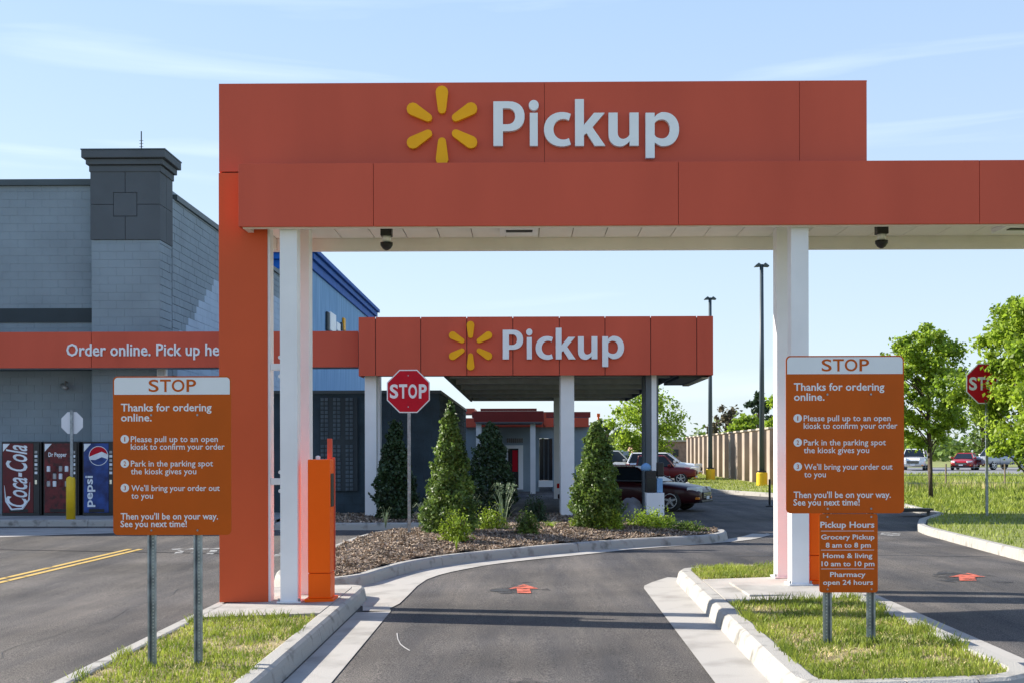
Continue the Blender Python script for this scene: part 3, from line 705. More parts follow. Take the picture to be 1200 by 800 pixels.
def info_sign(x0p, y0p, wp, hp, Y, label, posts, base_y, stray):
    s = Y/F; o_ = P(x0p, y0p, Y); X0, Z1 = o_.x, o_.z; X1, Z0 = X0+wp*s, Z1-hp*s
    pxs = [P(p_, base_y, Y).x for p_ in posts]
    t = thing('information_sign', label, 'sign', ((X0+X1)/2, Y, g((X0+X1)/2, Y)+.13), 'orange instruction signs beside the lane')
    sx = wp/531.0; u = lambda a: X0+(a-47)*sx*s; sy = hp/710.0; v = lambda b: Z1-(b-40)*sy*s
    bd = MB().prismy(rrect(X0, X1, Z0, Z1, .035), Y, Y+.004).build('sign_board', 'sign_orange', t)
    hb = .0035; cap = rrect(u(53), u(572), v(160), v(46), .028); zc = v(122)
    cap = [(a, max(b, zc)) for a, b in cap]; cc = []
    for q in cap:
        if not cc or (abs(q[0]-cc[-1][0])+abs(q[1]-cc[-1][1])) > 1e-4: cc.append(q)
    MB().prismy(cc, Y-.002, Y).build('white_header', 'white_sign', t)
    yf = Y-.0005
    for ch, a, b in (('S',208,253),('T',259,308),('O',312,369),('P',378,421)): letter(ch, u(a), u(b), v(110), v(55), Y-.0022, .001, 'sign_orange', t, bold=.012)
    for txt, a, b, base, c, bo in (('Thanks for ordering',83,490,196,33,.016),('online.',83,221,241,33,.016),
        ('Please pull up to an open',127,518,334,26,.008),('kiosk to confirm your order',127,548,368,26,.008),
        ('Park in the parking spot',127,496,443,26,.008),('the kiosk gives you',127,421,478,26,.008),
        ("We'll bring your order out",129,526,553,26,.008),('to you',129,226,587,26,.008),
        ("Then you'll be on your way.",81,518,680,28,.013),('See you next time!',80,378,714,28,.013)):
        text_line(txt, u(a), u(b), v(base), c*sy*s, yf, 'white_sign', t, .001, bo)
    for i, cz in enumerate((321, 430, 539)):
        d = MB().lathe([(19*sx*s,0),(19*sx*s,.0015)], (u(100), yf-.0015, v(cz)), 18, 'y').build('number_disc', 'white_sign', t)
        text_line('123'[i], u(95 if i else 98), u(105.5 if i else 102.5), v(cz+10), 20*sy*s, yf-.0018, 'sign_orange', d, .001, .01, 'numeral')
    for a in ((pxs[0]-X0)/s/sx+47, (pxs[1]-X0)/s/sx+47):
        for b in (214, 729): MB().lathe([(.008,0),(.006,.006)], (u(a), yf-.006, v(b)), 8, 'y').build('bolt', 'galv', t)
    for X in pxs: u_post(t, X, Y+.006, g(X, Y)+.10, Z1-.06)
    return t, u, v, s, pxs
info_sign(132.3, 440.5, 139.4, 186.5, 9.0, 'orange instruction sign on two perforated posts in front of the orange pillar', (178, 232), 770, 0)
tR, uR, vR, sR, pR = info_sign(920.8, 416.7, 137.6, 183.8, 9.0, 'orange instruction sign in front of the right posts with an hours board beneath', (970, 1021), 740, 0)
Y = 8.99; s = Y/F; A = P(960,601.5,Y); Bq = P(1028.7,693.5,Y)
t = thing('hours_sign', 'smaller orange board of pickup hours below the right instruction sign', 'sign', ((A.x+Bq.x)/2, Y, Bq.z))
MB().prismy(rrect(A.x, Bq.x, Bq.z, A.z, .02), Y, Y+.004).build('sign_board', 'sign_orange', t)
hu = lambda a: A.x+(a-240)/4*s; hv = lambda b: A.z-(b-86)/4*s
for txt, a, b, base, c, bo in (('Pickup Hours',245,497,150,27,.018),('Grocery Pickup',248,497,205,22,.016),('8 am to 8 pm',270,480,243,22,.016),('Home & living',257,487,292,22,.016),('10 am to 10 pm',250,497,330,22,.016),('Pharmacy',290,455,380,22,.016),('open 24 hours',257,490,417,22,.016)):
    text_line(txt, hu(a), hu(b), hv(base), c/4*s, Y-.0005, 'white_sign', t, .001, bo)
for z in (166, 255, 343): B('rule', 'white_sign', t, hu(248), hu(495), Y-.0016, Y-.0004, hv(z+1), hv(z-1))
for a in (278, 482):
    for b in (100, 438): MB().lathe([(.007,0),(.005,.005)], (hu(a), Y-.0055, hv(b)), 8, 'y').build('bolt', 'galv', t)
# ---------------- kiosks at the posts
def kiosk(X0, Y0, label, mast=True, flip=1):
    z = g(X0, Y0)+.152; t = thing('lane_kiosk', label, 'kiosk', (X0, Y0, z), 'orange kiosks at the gate posts')
    B('base_flange', 'kiosk_orange', t, X0-.03, X0+.27, Y0-.03, Y0+.33, z, z+.035, bev=.006)
    B('lower_cabinet', 'kiosk_orange', t, X0+.002, X0+.238, Y0+.002, Y0+.298, z+.036, z+.30, bev=.01)
    c = B('cabinet', 'kiosk_orange', t, X0, X0+.235, Y0, Y0+.27, z+.304, z+1.5, bev=.012)
    B('side_cover', 'fascia', t, X0+.205 if flip > 0 else X0-.0, X0+.245 if flip > 0 else X0+.03, Y0+.272, Y0+.31, z+.31, z+1.52, bev=.006)
    B('screen', 'black', c, X0+.236, X0+.242, Y0+.05, Y0+.22, z+1.0, z+1.35) if flip > 0 else B('screen', 'black', c, X0-.007, X0-.001, Y0+.05, Y0+.22, z+1.0, z+1.35)
    if mast:
        B('mast', 'fascia', t, X0+.175, X0+.225, Y0+.2, Y0+.25, z+1.5, z+1.72, bev=.004)
        MB().lathe([(.025,0),(.025,.03),(.01,.04)], (X0+.09, Y0+.12, z+1.5), 10).build('cap', 'white_paint', t)
    return t
kiosk(P(360.5,600,12.55).x, 12.55, 'tall bright orange kiosk cabinet beside the left white posts')
kiosk(P(949,600,12.6).x, 12.6, 'bright orange kiosk cabinet half hidden behind the right instruction sign', mast=False, flip=-1)
# ================================================================== STORE BUILDING ON THE LEFT
def blocks_front(name, m, parent, x0, x1, z0, z1, y, bw=.4, bh=.2, d=.03, j=.0035):
    vs = []; n = int((x1-x0)/bw)+2; r = 0; z = z0; mb = MB()
    while z < z1-.02:
        zt_ = min(z+bh-j, z1); off = (r % 2)*bw/2
        for i in range(-1, n):
            a = max(x0, x0+i*bw+off); b = min(x1, x0+(i+1)*bw+off-j)
            if b-a > .03:
                q = random.uniform(0,.0025); mb.add([(a,y-q,z),(b,y-q,z),(b,y-q,zt_),(a,y-q,zt_),(a,y+d,z),(b,y+d,z),(b,y+d,zt_),(a,y+d,zt_)], [(0,1,2,3),(3,2,6,7),(0,3,7,4),(1,5,6,2),(0,4,5,1)])
        z += bh; r += 1
    o = mb.build(name, m, parent, fixn=False); o['kind'] = 'stuff'; return o
def blocks_side(name, m, parent, y0, y1, z0, z1, x, bw=.4, bh=.2, d=.03, j=.012, skip=None):   # faces +x
    mb = MB(); r = 0; z = z0; n = int((y1-y0)/bw)+2
    while z < z1-.02:
        zt_ = min(z+bh-j, z1); off = (r % 2)*bw/2
        for i in range(-1, n):
            a = max(y0, y0+i*bw+off); b = min(y1, y0+(i+1)*bw+off-j)
            if b-a > .03 and not (skip and skip((a+b)/2, z)):
                q = random.uniform(0,.008); mb.add([(x+q,a,z),(x+q,b,z),(x+q,b,zt_),(x+q,a,zt_),(x-d,a,z),(x-d,b,z),(x-d,b,zt_),(x-d,a,zt_)], [(0,1,2,3),(3,2,6,7),(0,3,7,4),(1,5,6,2),(0,4,5,1)])
        z += bh; r += 1
    o = mb.build(name, m, parent, fixn=False); o['kind'] = 'stuff'; return o
WY, TY = 29.6, 29.0
store = thing('store_building', 'long grey block store with a dark capped tower and a blue gabled entrance', 'building', (-12, 34, 0))
tx0, tx1 = P(107.5,300,TY).x, P(187,300,TY).x
FX = tx1
zW = P(50,211,WY).z
B('wall_core', 'cmu_grey', store, -40, FX-.05, WY+.03, 72, -.05, zW-.15)
blocks_front('block_face', 'cmu_grey', store, -18.0, tx0, .14, zW-.15, WY)
B('wall_band', 'band_dark', store, -18, tx0-.004, WY-.03, WY-.006, P(50,378,WY).z, P(50,361.5,WY).z)
B('coping', 'coping', store, -40, tx0-.006, WY-.08, WY+.35, zW-.148, zW)
# tower
zT = P(150,178,TY).z; zb1 = P(150,281,TY).z; zc1 = P(150,202,TY).z
B('tower_core', 'band_dark', store, tx0+.03, tx1-.03, TY+.035, TY+1.0, 0, zT-.05)
blocks_front('block_face', 'cmu_grey', store, tx0, tx1, .14, zb1-.01, TY)
TS = P(200,300,29.9); 
blocks_side('block_face', 'cmu_grey', store, TY+.01, TY+.98, .14, zb1-.01, tx1)
cxm = (tx0+tx1)/2; czm = P(146,240,TY).z; q = .28; gp = .014
xm0, xm1 = tx0-.02, tx1+.02; zm0, zm1 = zb1, zc1
for (a, b, c, d) in ((xm0, cxm, zm0, czm), (cxm, xm1, zm0, czm), (xm0, cxm, czm, zm1), (cxm, xm1, czm, zm1)):
    # L-shaped panels round the middle square
    sx_i = 1 if a == xm0 else -1; sz_i = 1 if c == zm0 else -1
    ox, oz = (a, c) if sx_i > 0 else (b, c); oz = c if sz_i > 0 else d; ix, iz = cxm - sx_i*gp/2, czm - sz_i*gp/2
    ox = a if sx_i > 0 else b
    poly = [(ox, oz), (ix, oz), (ix, czm-sz_i*(q+gp)), (cxm-sx_i*(q+gp), czm-sz_i*(q+gp)), (cxm-sx_i*(q+gp), iz), (ox, iz)]
    MB().prismy(poly, TY-.03, TY+.03).build('tower_panel', 'tower_panel', store)
B('tower_panel', 'tower_panel', store, cxm-q, cxm+q, TY-.035, TY+.03, czm-q, czm+q)
for (a, b) in ((TY+.035, TY+.5), (TY+.515, TY+1.02)):
    for c, d in ((zm0, czm-.006), (czm+.006, zm1)): B('tower_panel', 'tower_panel', store, tx1-.03, tx1+.02, a, b, c, d)
for i, (e, z0, z1) in enumerate(((.05, 202, 194.5), (.11, 194, 187.5), (.19, 187, 178))):
    B('cornice_course', 'tower_panel', store, tx0-e, tx1+e, TY-e, TY+1.02+e, P(150,z0,TY).z, P(150,z1,TY).z, bev=.02)
B('tower_cap', 'coping', store, tx0-.2, tx1+.2, TY-.2, TY+1.23, zT+.002, zT+.03)
B('antenna', 'dark_metal', store, P(165.5,160,TY+.6).x-.012, P(165.5,160,TY+.6).x+.012, TY+.6, TY+.62, zT, P(165,154,TY+.6).z)
for k in range(5): B('antenna_rung', 'dark_metal', store, P(165.5,160,TY+.6).x-.05, P(165.5,160,TY+.6).x+.05, TY+.605, TY+.615, zT+.12+k*.075, zT+.13+k*.075)
# long side wall facing the road
zS1 = P(203,231,30.1).z; yE = 47.5
B('wall_core', 'cmu_grey', store, FX-2, FX-.03, TY+1.0, yE, -.05, zS1-.05)
def pale_area(yy, zz): return zz < 4.75+(yy-31)*.52 and yy > 30.3 and zz < 7.2  # stepped area of the side wall where the blocks are painted pale
blocks_side('block_face', 'cmu_grey', store, TY+1.05, yE, 3.6, zS1-.05, FX, skip=lambda a, b: pale_area(a, b))
blocks_side('painted_block_face', 'pale_paint', store, TY+1.05, yE, 3.6, zS1-.05, FX+.001, j=.006, skip=lambda a, b: not pale_area(a, b))
B('coping', 'coping', store, FX-.3, FX+.07, TY+1.25, yE, zS1-.048, zS1+.09)
# blue entrance block
zB = P(440,360,70.0).z; bx = P(440,360,70).x
bx = FX+.35
yb1 = (bx/(438-615))*F; zB = CH+(HZ-362)*yb1/F
B('entrance_wall', 'blue_wall', store, FX-8, bx, yE, yb1, 0, zB-.75)
for i, (e, a, b) in enumerate(((.15,.76,.42),(.35,.42,.18),(.55,.18,.0))):
    B('entrance_cornice', 'blue_cornice', store, FX-8-e, bx+e*.6, yE-e, yb1+e*.4, zB-a+.003, zB-b, bev=.02)
sp = thing('facade_sign', 'white and yellow store sign letters standing on the blue wall', 'sign', (bx+.3, 52, 5.6))
Ys = bx/(392-615.)*F
def fx(px, py): 
    Y_ = (bx+.25)/((px-615.))*F; return Y_, CH+(HZ-py)*Y_/F
for (p0, p1, z0_, z1_, m_) in ((388,390.5,386,366,'band_dark'),(391.5,398,386,369,'letter_white'),(399,403,386,379,'letter_white'),(404.5,406,386,378,'band_dark'),(407,409,386,373,'spark')):
    ya, za = fx(p0, z0_); yb_, zb_ = fx(p1, z1_)
    B('sign_letter', m_, sp, bx+.02, bx+.10, ya, yb_, min(za, zb_), max(za, zb_), bev=.02)
# low dark screen wall with pattern blocks
DX = P(515,458,30).x; DT = P(450,457,30).z
dw = thing('screen_wall', 'low dark block enclosure wall with decorative pierced block panel', 'wall', (-5, 36, 0))
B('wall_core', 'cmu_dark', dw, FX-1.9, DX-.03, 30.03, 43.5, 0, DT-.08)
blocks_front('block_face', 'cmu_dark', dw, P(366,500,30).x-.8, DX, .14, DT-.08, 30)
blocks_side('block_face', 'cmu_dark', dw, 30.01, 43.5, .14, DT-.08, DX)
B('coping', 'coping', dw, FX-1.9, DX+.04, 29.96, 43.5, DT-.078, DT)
fr = P(375,465,29.9); f2 = P(419,575,29.9)
pn = B('pattern_panel', 'band_dark', dw, fr.x, f2.x, 29.93, 29.965, f2.z, fr.z, bev=.01)
mb = MB(); nxp, nzp = 9, 22
for i in range(nxp):
    for j_ in range(nzp):
        w_ = (f2.x-fr.x)/nxp; h_ = (fr.z-f2.z)/nzp; a = fr.x+i*w_; b = f2.z+j_*h_
        if (i % 3 != 2) and j_ != 11: 
            mb.box(a+w_*.12, a+w_*.88, 29.905, 29.929, b+h_*.15, b+h_*.85)
            mb.box(a+w_*.36, a+w_*.64, 29.885, 29.904, b+h_*.35, b+h_*.65)
o = mb.build('pierced_block', 'pattern_block', pn, fixn=False); o['kind'] = 'stuff'
# long orange fascia with lettering
LF = thing('walkway_canopy', 'long low orange canopy reading Order online along the grey store front', 'canopy', (-12, 28.6, 3.7))
lz1, lz0 = P(200,388.5,28.3).z, P(200,430.5,28.3).z
lx = [-30,-22,-18.5,-15] + [P(e,400,28.3).x for e in (107,257,420)]
B('frame_core', 'return_dark', LF, -30, lx[-1]-.02, 28.34, 28.9, lz0+.03, lz1-.02)
for a, b in zip(lx[:-1], lx[1:]): B('fascia_panel', 'fascia', LF, a+.006, b-.006, 28.3, 28.335, lz0, lz1, bev=.004)
B('soffit', 'band_dark', LF, -30, tx0-.02, 28.905, 29.58, lz0+.02, lz0+.2)
B('drip_edge', 'grey_metal', LF, -30, lx[-1]-.02, 28.34, 28.9, lz0+.0, lz0+.028)
ta = P(78,417,28.29); tb = P(273,402,28.29)
text_line('Order online. Pick up here', ta.x, tb.x, ta.z, 14.0*28.3/F, 28.296, 'letter_white', LF, .03, .014)
for px, py in ((75,450),):
    c = P(px, py, WY-.2); t = thing('wall_camera', 'small grey security camera on the shaded store wall', 'camera', tuple(c))
    MB().tube([(c.x,WY,c.z+.05),(c.x,WY-.12,c.z+.08),(c.x,WY-.16,c.z)], .02, 6).build('arm', 'grey_metal', t)
    MB().tube([(c.x-.08,WY-.1,c.z-.02),(c.x+.1,WY-.3,c.z-.1)], [.06,.055], 10).build('housing', 'grey_metal', t, smooth=True)
for px in (190,):
    c = P(px, 435, TY-.1); t = thing('wall_light', 'white box light on the tower under the long orange canopy', 'light', tuple(c)); B('housing', 'white_paint', t, c.x-.11, c.x+.11, TY-.18, TY-.006, c.z-.12, c.z+.1, bev=.02); B('lens', 'grey_metal', t, c.x-.08, c.x+.08, TY-.195, TY-.182, c.z-.1, c.z+.03)
# vending machines
def vending(px0, px1, label, paint):
    Y = 28.62; a = P(px0, 517, Y); b = P(px1, 603, Y); x0, x1, z0, z1 = a.x, b.x, .15, a.z
    t = thing('vending_machine', label, 'vending machine', ((x0+x1)/2, Y+.4, .14), 'drink machines against the store wall')
    B('cabinet', 'black', t, x0-.02, x1+.04, Y+.035, Y+.8, z0, z1, bev=.015)
    fp = B('front_panel', paint, t, x0+.02, x0+(x1-x0)*.84, Y, Y+.03, z0+.06, z1-.04, bev=.01)
    B('control_panel', 'dark_metal', t, x0+(x1-x0)*.845, x1-.0, Y+.004, Y+.03, z0+.06, z1-.04, bev=.006)
    xs_ = x0+(x1-x0)*.92
    for k in range(6): B('button', 'ice_white' if k % 2 else 'grey_metal', t, xs_-.035, xs_+.03, Y-.006, Y+.003, z1-.28-k*.10, z1-.22-k*.10)
    B('coin_slot', 'chrome', t, xs_-.03, xs_+.02, Y-.006, Y+.003, z0+.75, z0+.85)
    B('delivery_door', 'black', t, x0+(x1-x0)*.2, x0+(x1-x0)*.70, Y-.004, Y-.001, z0+.075, z0+.15)
    B('kick_plate', 'dark_metal', t, x0, x1, Y+.01, Y+.034, z0, z0+.055)
    MB().prismy([(x0+.03,z1-.05),(x0+.2,z1-.05),(x0+.03,z1-.24)], Y-.004, Y-.001).build('corner_label', 'ice_white', t)
    return t, x0, x1, z0, z1, Y
def vert_text(txt, x0, x1, z0, z1, y, m, parent, shear=0.0, bold=.02, up=True):
    v, f = glyphs_c(txt, bold, shear, 3); a0, a1, b0, b1 = v[:,0].min(), v[:,0].max(), v[:,1].min(), v[:,1].max()
    v2 = [(x1-(p[1]-b0)/(b1-b0)*(x1-x0), z0+(p[0]-a0)/(a1-a0)*(z1-z0)) for p in v]   # reads upwards
    vs, fs = extrude_flat(v2, f, .002); mb = MB(); mb.add([(a, y+b, c) for a, b, c in vs], [q[::-1] for q in fs]) if False else mb.add([(a, y+b, c) for a, b, c in vs], fs)
    o = mb.build('lettering', m, parent); o['kind'] = 'stuff'; return o
t, x0, x1, z0, z1, Y = vending(2, 46, 'red drink machine with large white script running up its front', 'cola_red')
vert_text('Coca-Cola', x0+.10, x0+.62, z0+.20, z1-.08, Y-.001, 'ice_white', t, .35, .012)
MB().tube([(x0+.06,Y-.002,z0+.72),(x0+.10,Y-.002,z0+.34),(x0+.24,Y-.002,z0+.14),(x0+.5,Y-.002,z0+.16),(x0+.66,Y-.002,z0+.38),(x0+.68,Y-.002,z0+.8)], [.004,.02,.028,.03,.02,.004], 6).build('ribbon_band', 'ice_white', t)
t, x0, x1, z0, z1, Y = vending(51, 90, 'dark maroon drink machine between the red and the blue machine', 'pepper_red')
MB().lathe([(.19,0),(.19,.003)], (x0+.33, Y-.004, z1-.33), 20, 'y').build('emblem', 'cola_red', t)
text_line('Dr Pepper', x0+.12, x0+.56, z1-.36, .10, Y-.005, 'ice_white', t, .001, .02)
for r_ in range(3):
    for c_ in range(4): MB().lathe([(.045,0),(.05,.01),(.05,.12),(.04,.135)], (x0+.12+c_*.145, Y+.02, z0+1.05-r_*.18), 10).build('drink_can', ('ice_white','cola_red','grey_metal')[(r_+c_) % 3], t)
t, x0, x1, z0, z1, Y = vending(97, 133, 'blue drink machine with a round red white and blue emblem', 'pepsi_blue')
cx_, cz_ = x0+.38, z1-.34; R = .235
MB().lathe([(R,0),(R,.002)], (cx_, Y-.003, cz_), 28, 'y').build('emblem', 'ice_white', t)
def seg_(lo_a, hi_a, off):
    return [(cx_+(R-.015)*math.cos(a), cz_+(R-.015)*math.sin(a)) for a in np.linspace(lo_a, hi_a, 14)]
MB().prismy(seg_(math.radians(10), math.radians(185), 0)+[(cx_-.08, cz_+.04), (cx_+.08, cz_+.10)], Y-.006, Y-.0035).build('emblem_red', 'stop_red', t)
MB().prismy(seg_(math.radians(205), math.radians(340), 0)+[(cx_+.08, cz_-.03), (cx_-.08, cz_-.10)], Y-.006, Y-.0035).build('emblem_blue', 'pepsi_blue', t)
vert_text('pepsi', x0+.06, x0+.30, z0+.20, z0+.95, Y-.001, 'ice_white', t, 0, .02)
B('dark_vestibule', 'black', store, P(135,500,28.9).x, P(187,500,28.9).x, 28.9, 28.99, .14, 2.0)
# yellow bollard and the back of a stop sign behind it
def octagon(parent, cx, cz, w, y, thick, m_face, m_back, front=True, text=True, flip=False):
    R = w/2/math.cos(PI/8); oc = lambda r: [(cx+r*math.cos(PI/8+i*PI/4), cz+r*math.sin(PI/8+i*PI/4)) for i in range(8)]
    pl = MB().prismy(oc(R), y, y+thick).build('sign_plate', m_back, parent)
    if front:
        MB().prismy(oc(R*.95), y-.002, y-.0002).build('red_face', m_face, pl)
        wd = w*.86; 
        for ch, a, b in (('S',-.5,-.275),('T',-.25,-.03),('O',.0,.235),('P',.285,.5)):
            letter(ch, cx+a*wd, cx+b*wd, cz-w*.165, cz+w*.165, y-.0025, .001, 'white_sign', parent, bold=.03)
c = G(83, 615.5); t = thing('bollard', 'yellow steel bollard in front of the drink machines', 'bollard', tuple(c)); h_ = P(83,558,c.y).z
MB().lathe([(.10,0),(.10,h_-.06),(.085,h_-.02),(.04,h_+.01)], tuple(c), 16).build('pipe', 'yellow', t, smooth=True); MB().lathe([(.13,0),(.12,.03)], tuple(c), 12).build('collar', 'concrete', t)
t = thing('stop_sign', 'back of an octagonal stop sign rising from the yellow bollard', 'stop sign', (c.x+.01, c.y, .0)); o1 = P(84.5,495,c.y)
octagon(t, o1.x, o1.z, 25.5*c.y/F, c.y, .004, 'stop_red', 'white_sign', front=False)
B('post', 'galv', t, o1.x-.03, o1.x+.03, c.y-.045, c.y-.003, h_-.02, o1.z+.28)
# ---------------- stop sign on the planted island
def stop_sign(px, cy, base, wpx, label, h):
    b = G(px, base, h); t = thing('stop_sign', label, 'stop sign', tuple(b)); c = P(px-1, cy, b.y)
    octagon(t, c.x, c.z, wpx*b.y/F, b.y, .004, 'stop_red', 'white_sign')
    B('post', 'galv', t, b.x-.028, b.x+.028, b.y+.005, b.y+.045, b.z-.05, c.z+.3)
    for z in (c.z-.28, c.z+.28): MB().lathe([(.012,0),(.01,.006)], (c.x, b.y-.008, z), 8, 'y').build('bolt', 'galv', t)
    return t
stop_sign(479.5, 458, 622, 50.5, 'red stop sign on the mulch island beside the pointed evergreen', .25)
stop_sign(1157, 449, 604, 47, 'red stop sign on the right verge partly hidden by tree leaves', .14)
# ================================================================== SECOND CANOPY
C2 = thing('drive_through_canopy', 'smaller orange pickup canopy on white columns behind the planted island', 'canopy', (0, 35, 0))
Y2 = 28.0; z1, z0 = P(630,371,Y2).z, P(630,439.5,Y2).z; ex = [420,440,493,547,601,655.5,709,762.5,816.5,836]; X2 = [P(e,400,Y2).x for e in ex]
DZ = z0+.12
B('frame_core', 'return_dark', C2, X2[0]+.03, X2[-1]-.03, Y2+.04, Y2+.8, z0+.03, z1-.03)
for a, b in zip(X2[:-1], X2[1:]): B('fascia_panel', 'fascia', C2, a+.009, b-.009, Y2, Y2+.035, z0, z1, bev=.004)
B('fascia_panel', 'fascia', C2, X2[-1]-.03, X2[-1]-.0, Y2+.04, Y2+4.0, z0, z1); B('fascia_panel', 'fascia', C2, X2[0], X2[0]+.028, Y2+.04, Y2+.8, z0, z1)
B('return_box', 'steel_dark', C2, 3.72, X2[-1]-.032, Y2+.81, Y2+4.0, z0-.02, z1-.05)
B('return_trim', 'soffit', C2, X2[-1]-.2, X2[-1]-.034, Y2+.5, Y2+4.0, z0-.045, z0-.021)
dx0, dx1, dy1 = P(521,440,Y2).x, P(795,440,Y2).x, 43.0
B('deck', 'deck', C2, dx0, dx1, Y2+.81, dy1, DZ+.14, DZ+.3)
for i in range(6):
    y = Y2+1.2+i*2.6; B('deck_beam', 'grey_metal', C2, dx0+.05, dx1-.05, y, y+.3, DZ-.10, DZ+.137)
B('edge_beam', 'steel_dark', C2, dx0-.07, dx0-.003, Y2+.81, dy1, DZ-.1, DZ+.5); B('edge_beam', 'steel_dark', C2, dx1+.003, dx1+.07, Y2+.81, dy1, DZ-.1, DZ+.5)
B('edge_beam', 'steel_dark', C2, dx0-.07, dx1+.07, dy1+.003, dy1+.1, DZ-.06, DZ+1.0)
for (px, py, Yl) in ((724,452,33),(716,458,36),(713,461,38.5)):
    c = P(px, py, Yl); l_ = B('ceiling_light', 'white_paint', C2, c.x-.14, c.x+.14, Yl-.14, Yl+.14, DZ-.02, DZ+.13, bev=.03)
for a, b, Yc, y1_ in ((427.5,441,28.3,None),(657,673,28.3,None),(757,771.5,28.3,None)):
    xa, xb = P(a,500,Yc).x, P(b,500,Yc).x; m_ = 'steel_dark' if a == 757 else 'white_paint'
    B('column', m_, C2, xa, xb, Yc, Yc+.3, .0, z0+.04, bev=.01)
    if a == 757: B('column_facing', 'white_paint', C2, xa+(xb-xa)*.45, xa+(xb-xa)*.85, Yc-.02, Yc-.002, .0, z0+.03)
    B('column', m_, C2, xa, xb, Yc+.75, Yc+1.05, .0, DZ+.1, bev=.01)
for a, Yc in ((649,42),(-999,42),(757,42)):
    if a > 0: xa = P(a,500,Yc).x; B('column', 'white_paint', C2, xa, xa+.3, Yc, Yc+.3, 0, DZ+.1, bev=.01)
s2 = thing('channel_letter_sign', 'smaller yellow six-ray spark and white Pickup letters on the far canopy', 'sign', tuple(P(630,430,Y2)))
sign(s2, Y2, 1, 551.6, 405.2, 8.6, 28.6, [('P',589.2,613,386.8,421),('i',616.6,623.9,385.5,421),('c',627.7,647.9,394.2,421.4),('k',651.2,674.4,384.5,421),('u',677.2,699.8,394.4,421.4),('p',705.6,730.9,394,429.8)], .08)
# kiosk under the second canopy
K = thing('order_kiosk', 'pale blue and black ordering kiosk beside the third column of the far canopy', 'kiosk', (P(766,600,27.3).x, 27.3, .0))
a, b = P(757.5,577,27.2).x, P(778.5,577,27.2).x
B('plinth', 'white_paint', K, a, b, 27.2, 27.6, 0, P(760,577,27.2).z, bev=.01); B('head', 'black', K, P(757,550,27.2).x, P(769.5,550,27.2).x, 27.22, 27.5, P(760,576.5,27.2).z, P(760,551,27.2).z, bev=.02)
B('screen', 'glass', K, P(758.5,550,27.2).x, P(768,550,27.2).x, 27.205, 27.218, P(760,574,27.2).z, P(760,560,27.2).z)
B('side_panel', 'blue_wall', K, P(770,550,27.2).x, b-.03, 27.25, 27.5, P(760,576.5,27.2).z, P(760,560,27.2).z, bev=.01)
B('camera_arm', 'black', K, P(769.6,540,27.3).x, P(778,540,27.3).x, 27.3, 27.45, P(770,558,27.3).z, P(770,541,27.3).z, bev=.03)
c = P(760,551,27.3); MB().lathe([(.10,0),(.12,.05),(.11,.11),(.06,.16),(.01,.18)], (c.x-.06, 27.3, c.z), 14).build('lamp_dome', 'blue_wall', K, smooth=True)
c = G(398, 599, .14); t = thing('litter_bin', 'small pale grey tapered bin beside the far canopy left column', 'bin', tuple(c)); zt_ = P(395,570,c.y).z; zb_ = P(395,596,c.y).z
MB().lathe([(.09,0),(.14,zt_-zb_-.08),(.17,zt_-zb_-.07),(.17,zt_-zb_)], (c.x, c.y, zb_), 14).build('bucket', 'white_paint', t, smooth=False)
MB().tube([(c.x, c.y, c.z), (c.x, c.y, zb_+.02)], .03, 8).build('stand', 'steel_dark', t)
# ================================================================== THIRD BUILDING FAR BEHIND
E = thing('pickup_entrance', 'low grey entrance building with dark red stepped fascia seen under the far canopy', 'building', (-.5, 52, 0))
ye = 50.0
def bxp(name, m, a, y0, b, y1, Y, dep, parent=E, bev=0, **k):
    A_, B_ = P(a, y1, Y), P(b, y0, Y); return B(name, m, parent, A_.x, B_.x, Y, Y+dep, min(A_.z,B_.z), max(A_.z,B_.z), bev=bev, **k)
bxp('wall', 'cmu_grey', 545, 498, 612, 578, ye, 8); bxp('wall', 'cmu_grey', 612.2, 498, 632, 578, ye, .5); bxp('wall', 'cmu_grey', 647.5, 498, 693, 578, ye, 8); bxp('wall', 'cmu_grey', 632.2, 498, 647.3, 513, ye, .5)
bxp('window', 'glass', 632.2, 513.4, 647.3, 562, ye+.2, .05); bxp('window_sill', 'white_paint', 631, 562.5, 648, 570, ye-.05, .3)
for k in (637, 642): bxp('mullion', 'steel_dark', k, 513.4, k+.8, 562, ye+.12, .07)
bxp('orange_band', 'fascia', 545, 489, 690, 500, ye-.3, .25); bxp('upper_band', 'dark_red', 553, 482, 692, 488.6, ye-.25, 1)
can = bxp('canopy_fascia', 'dark_red', 555.5, 481, 637, 493.5, 47, .2); bxp('canopy_cap', 'dark_red', 563, 478, 629, 480.8, 47.05, .3); bxp('canopy_soffit', 'steel_dark', 557, 493.7, 636, 495.5, 47, 2.6)
bxp('canopy_side', 'fascia', 637.5, 483, 640, 498, 47, 2.4)
for a in (621.5, 558): bxp('column', 'white_paint', a, 495.7, a+6, 579, 47.2, .2)
d = bxp('door_frame', 'white_paint', 592.5, 521, 613, 573, ye-.08, .07); bxp('door_glass', 'black', 595.5, 525, 607.5, 571, ye-.09, .012, parent=d)
bxp('door_poster', 'stop_red', 600.5, 527, 606.5, 552, ye-.10, .006, parent=d)
for k in range(8): bxp('transom_pane', 'glass', 594+k*2.4, 513, 595.8+k*2.4, 518, ye-.05, .04)
bxp('distant_canopy', 'fascia', 693.5, 489, 700, 491, 60, .3) if False else None
g1 = thing('gas_canopy', 'far orange canopy edge and yellow sign peeping past the dark wall', 'canopy', (P(550,500,60).x, 60, 0))
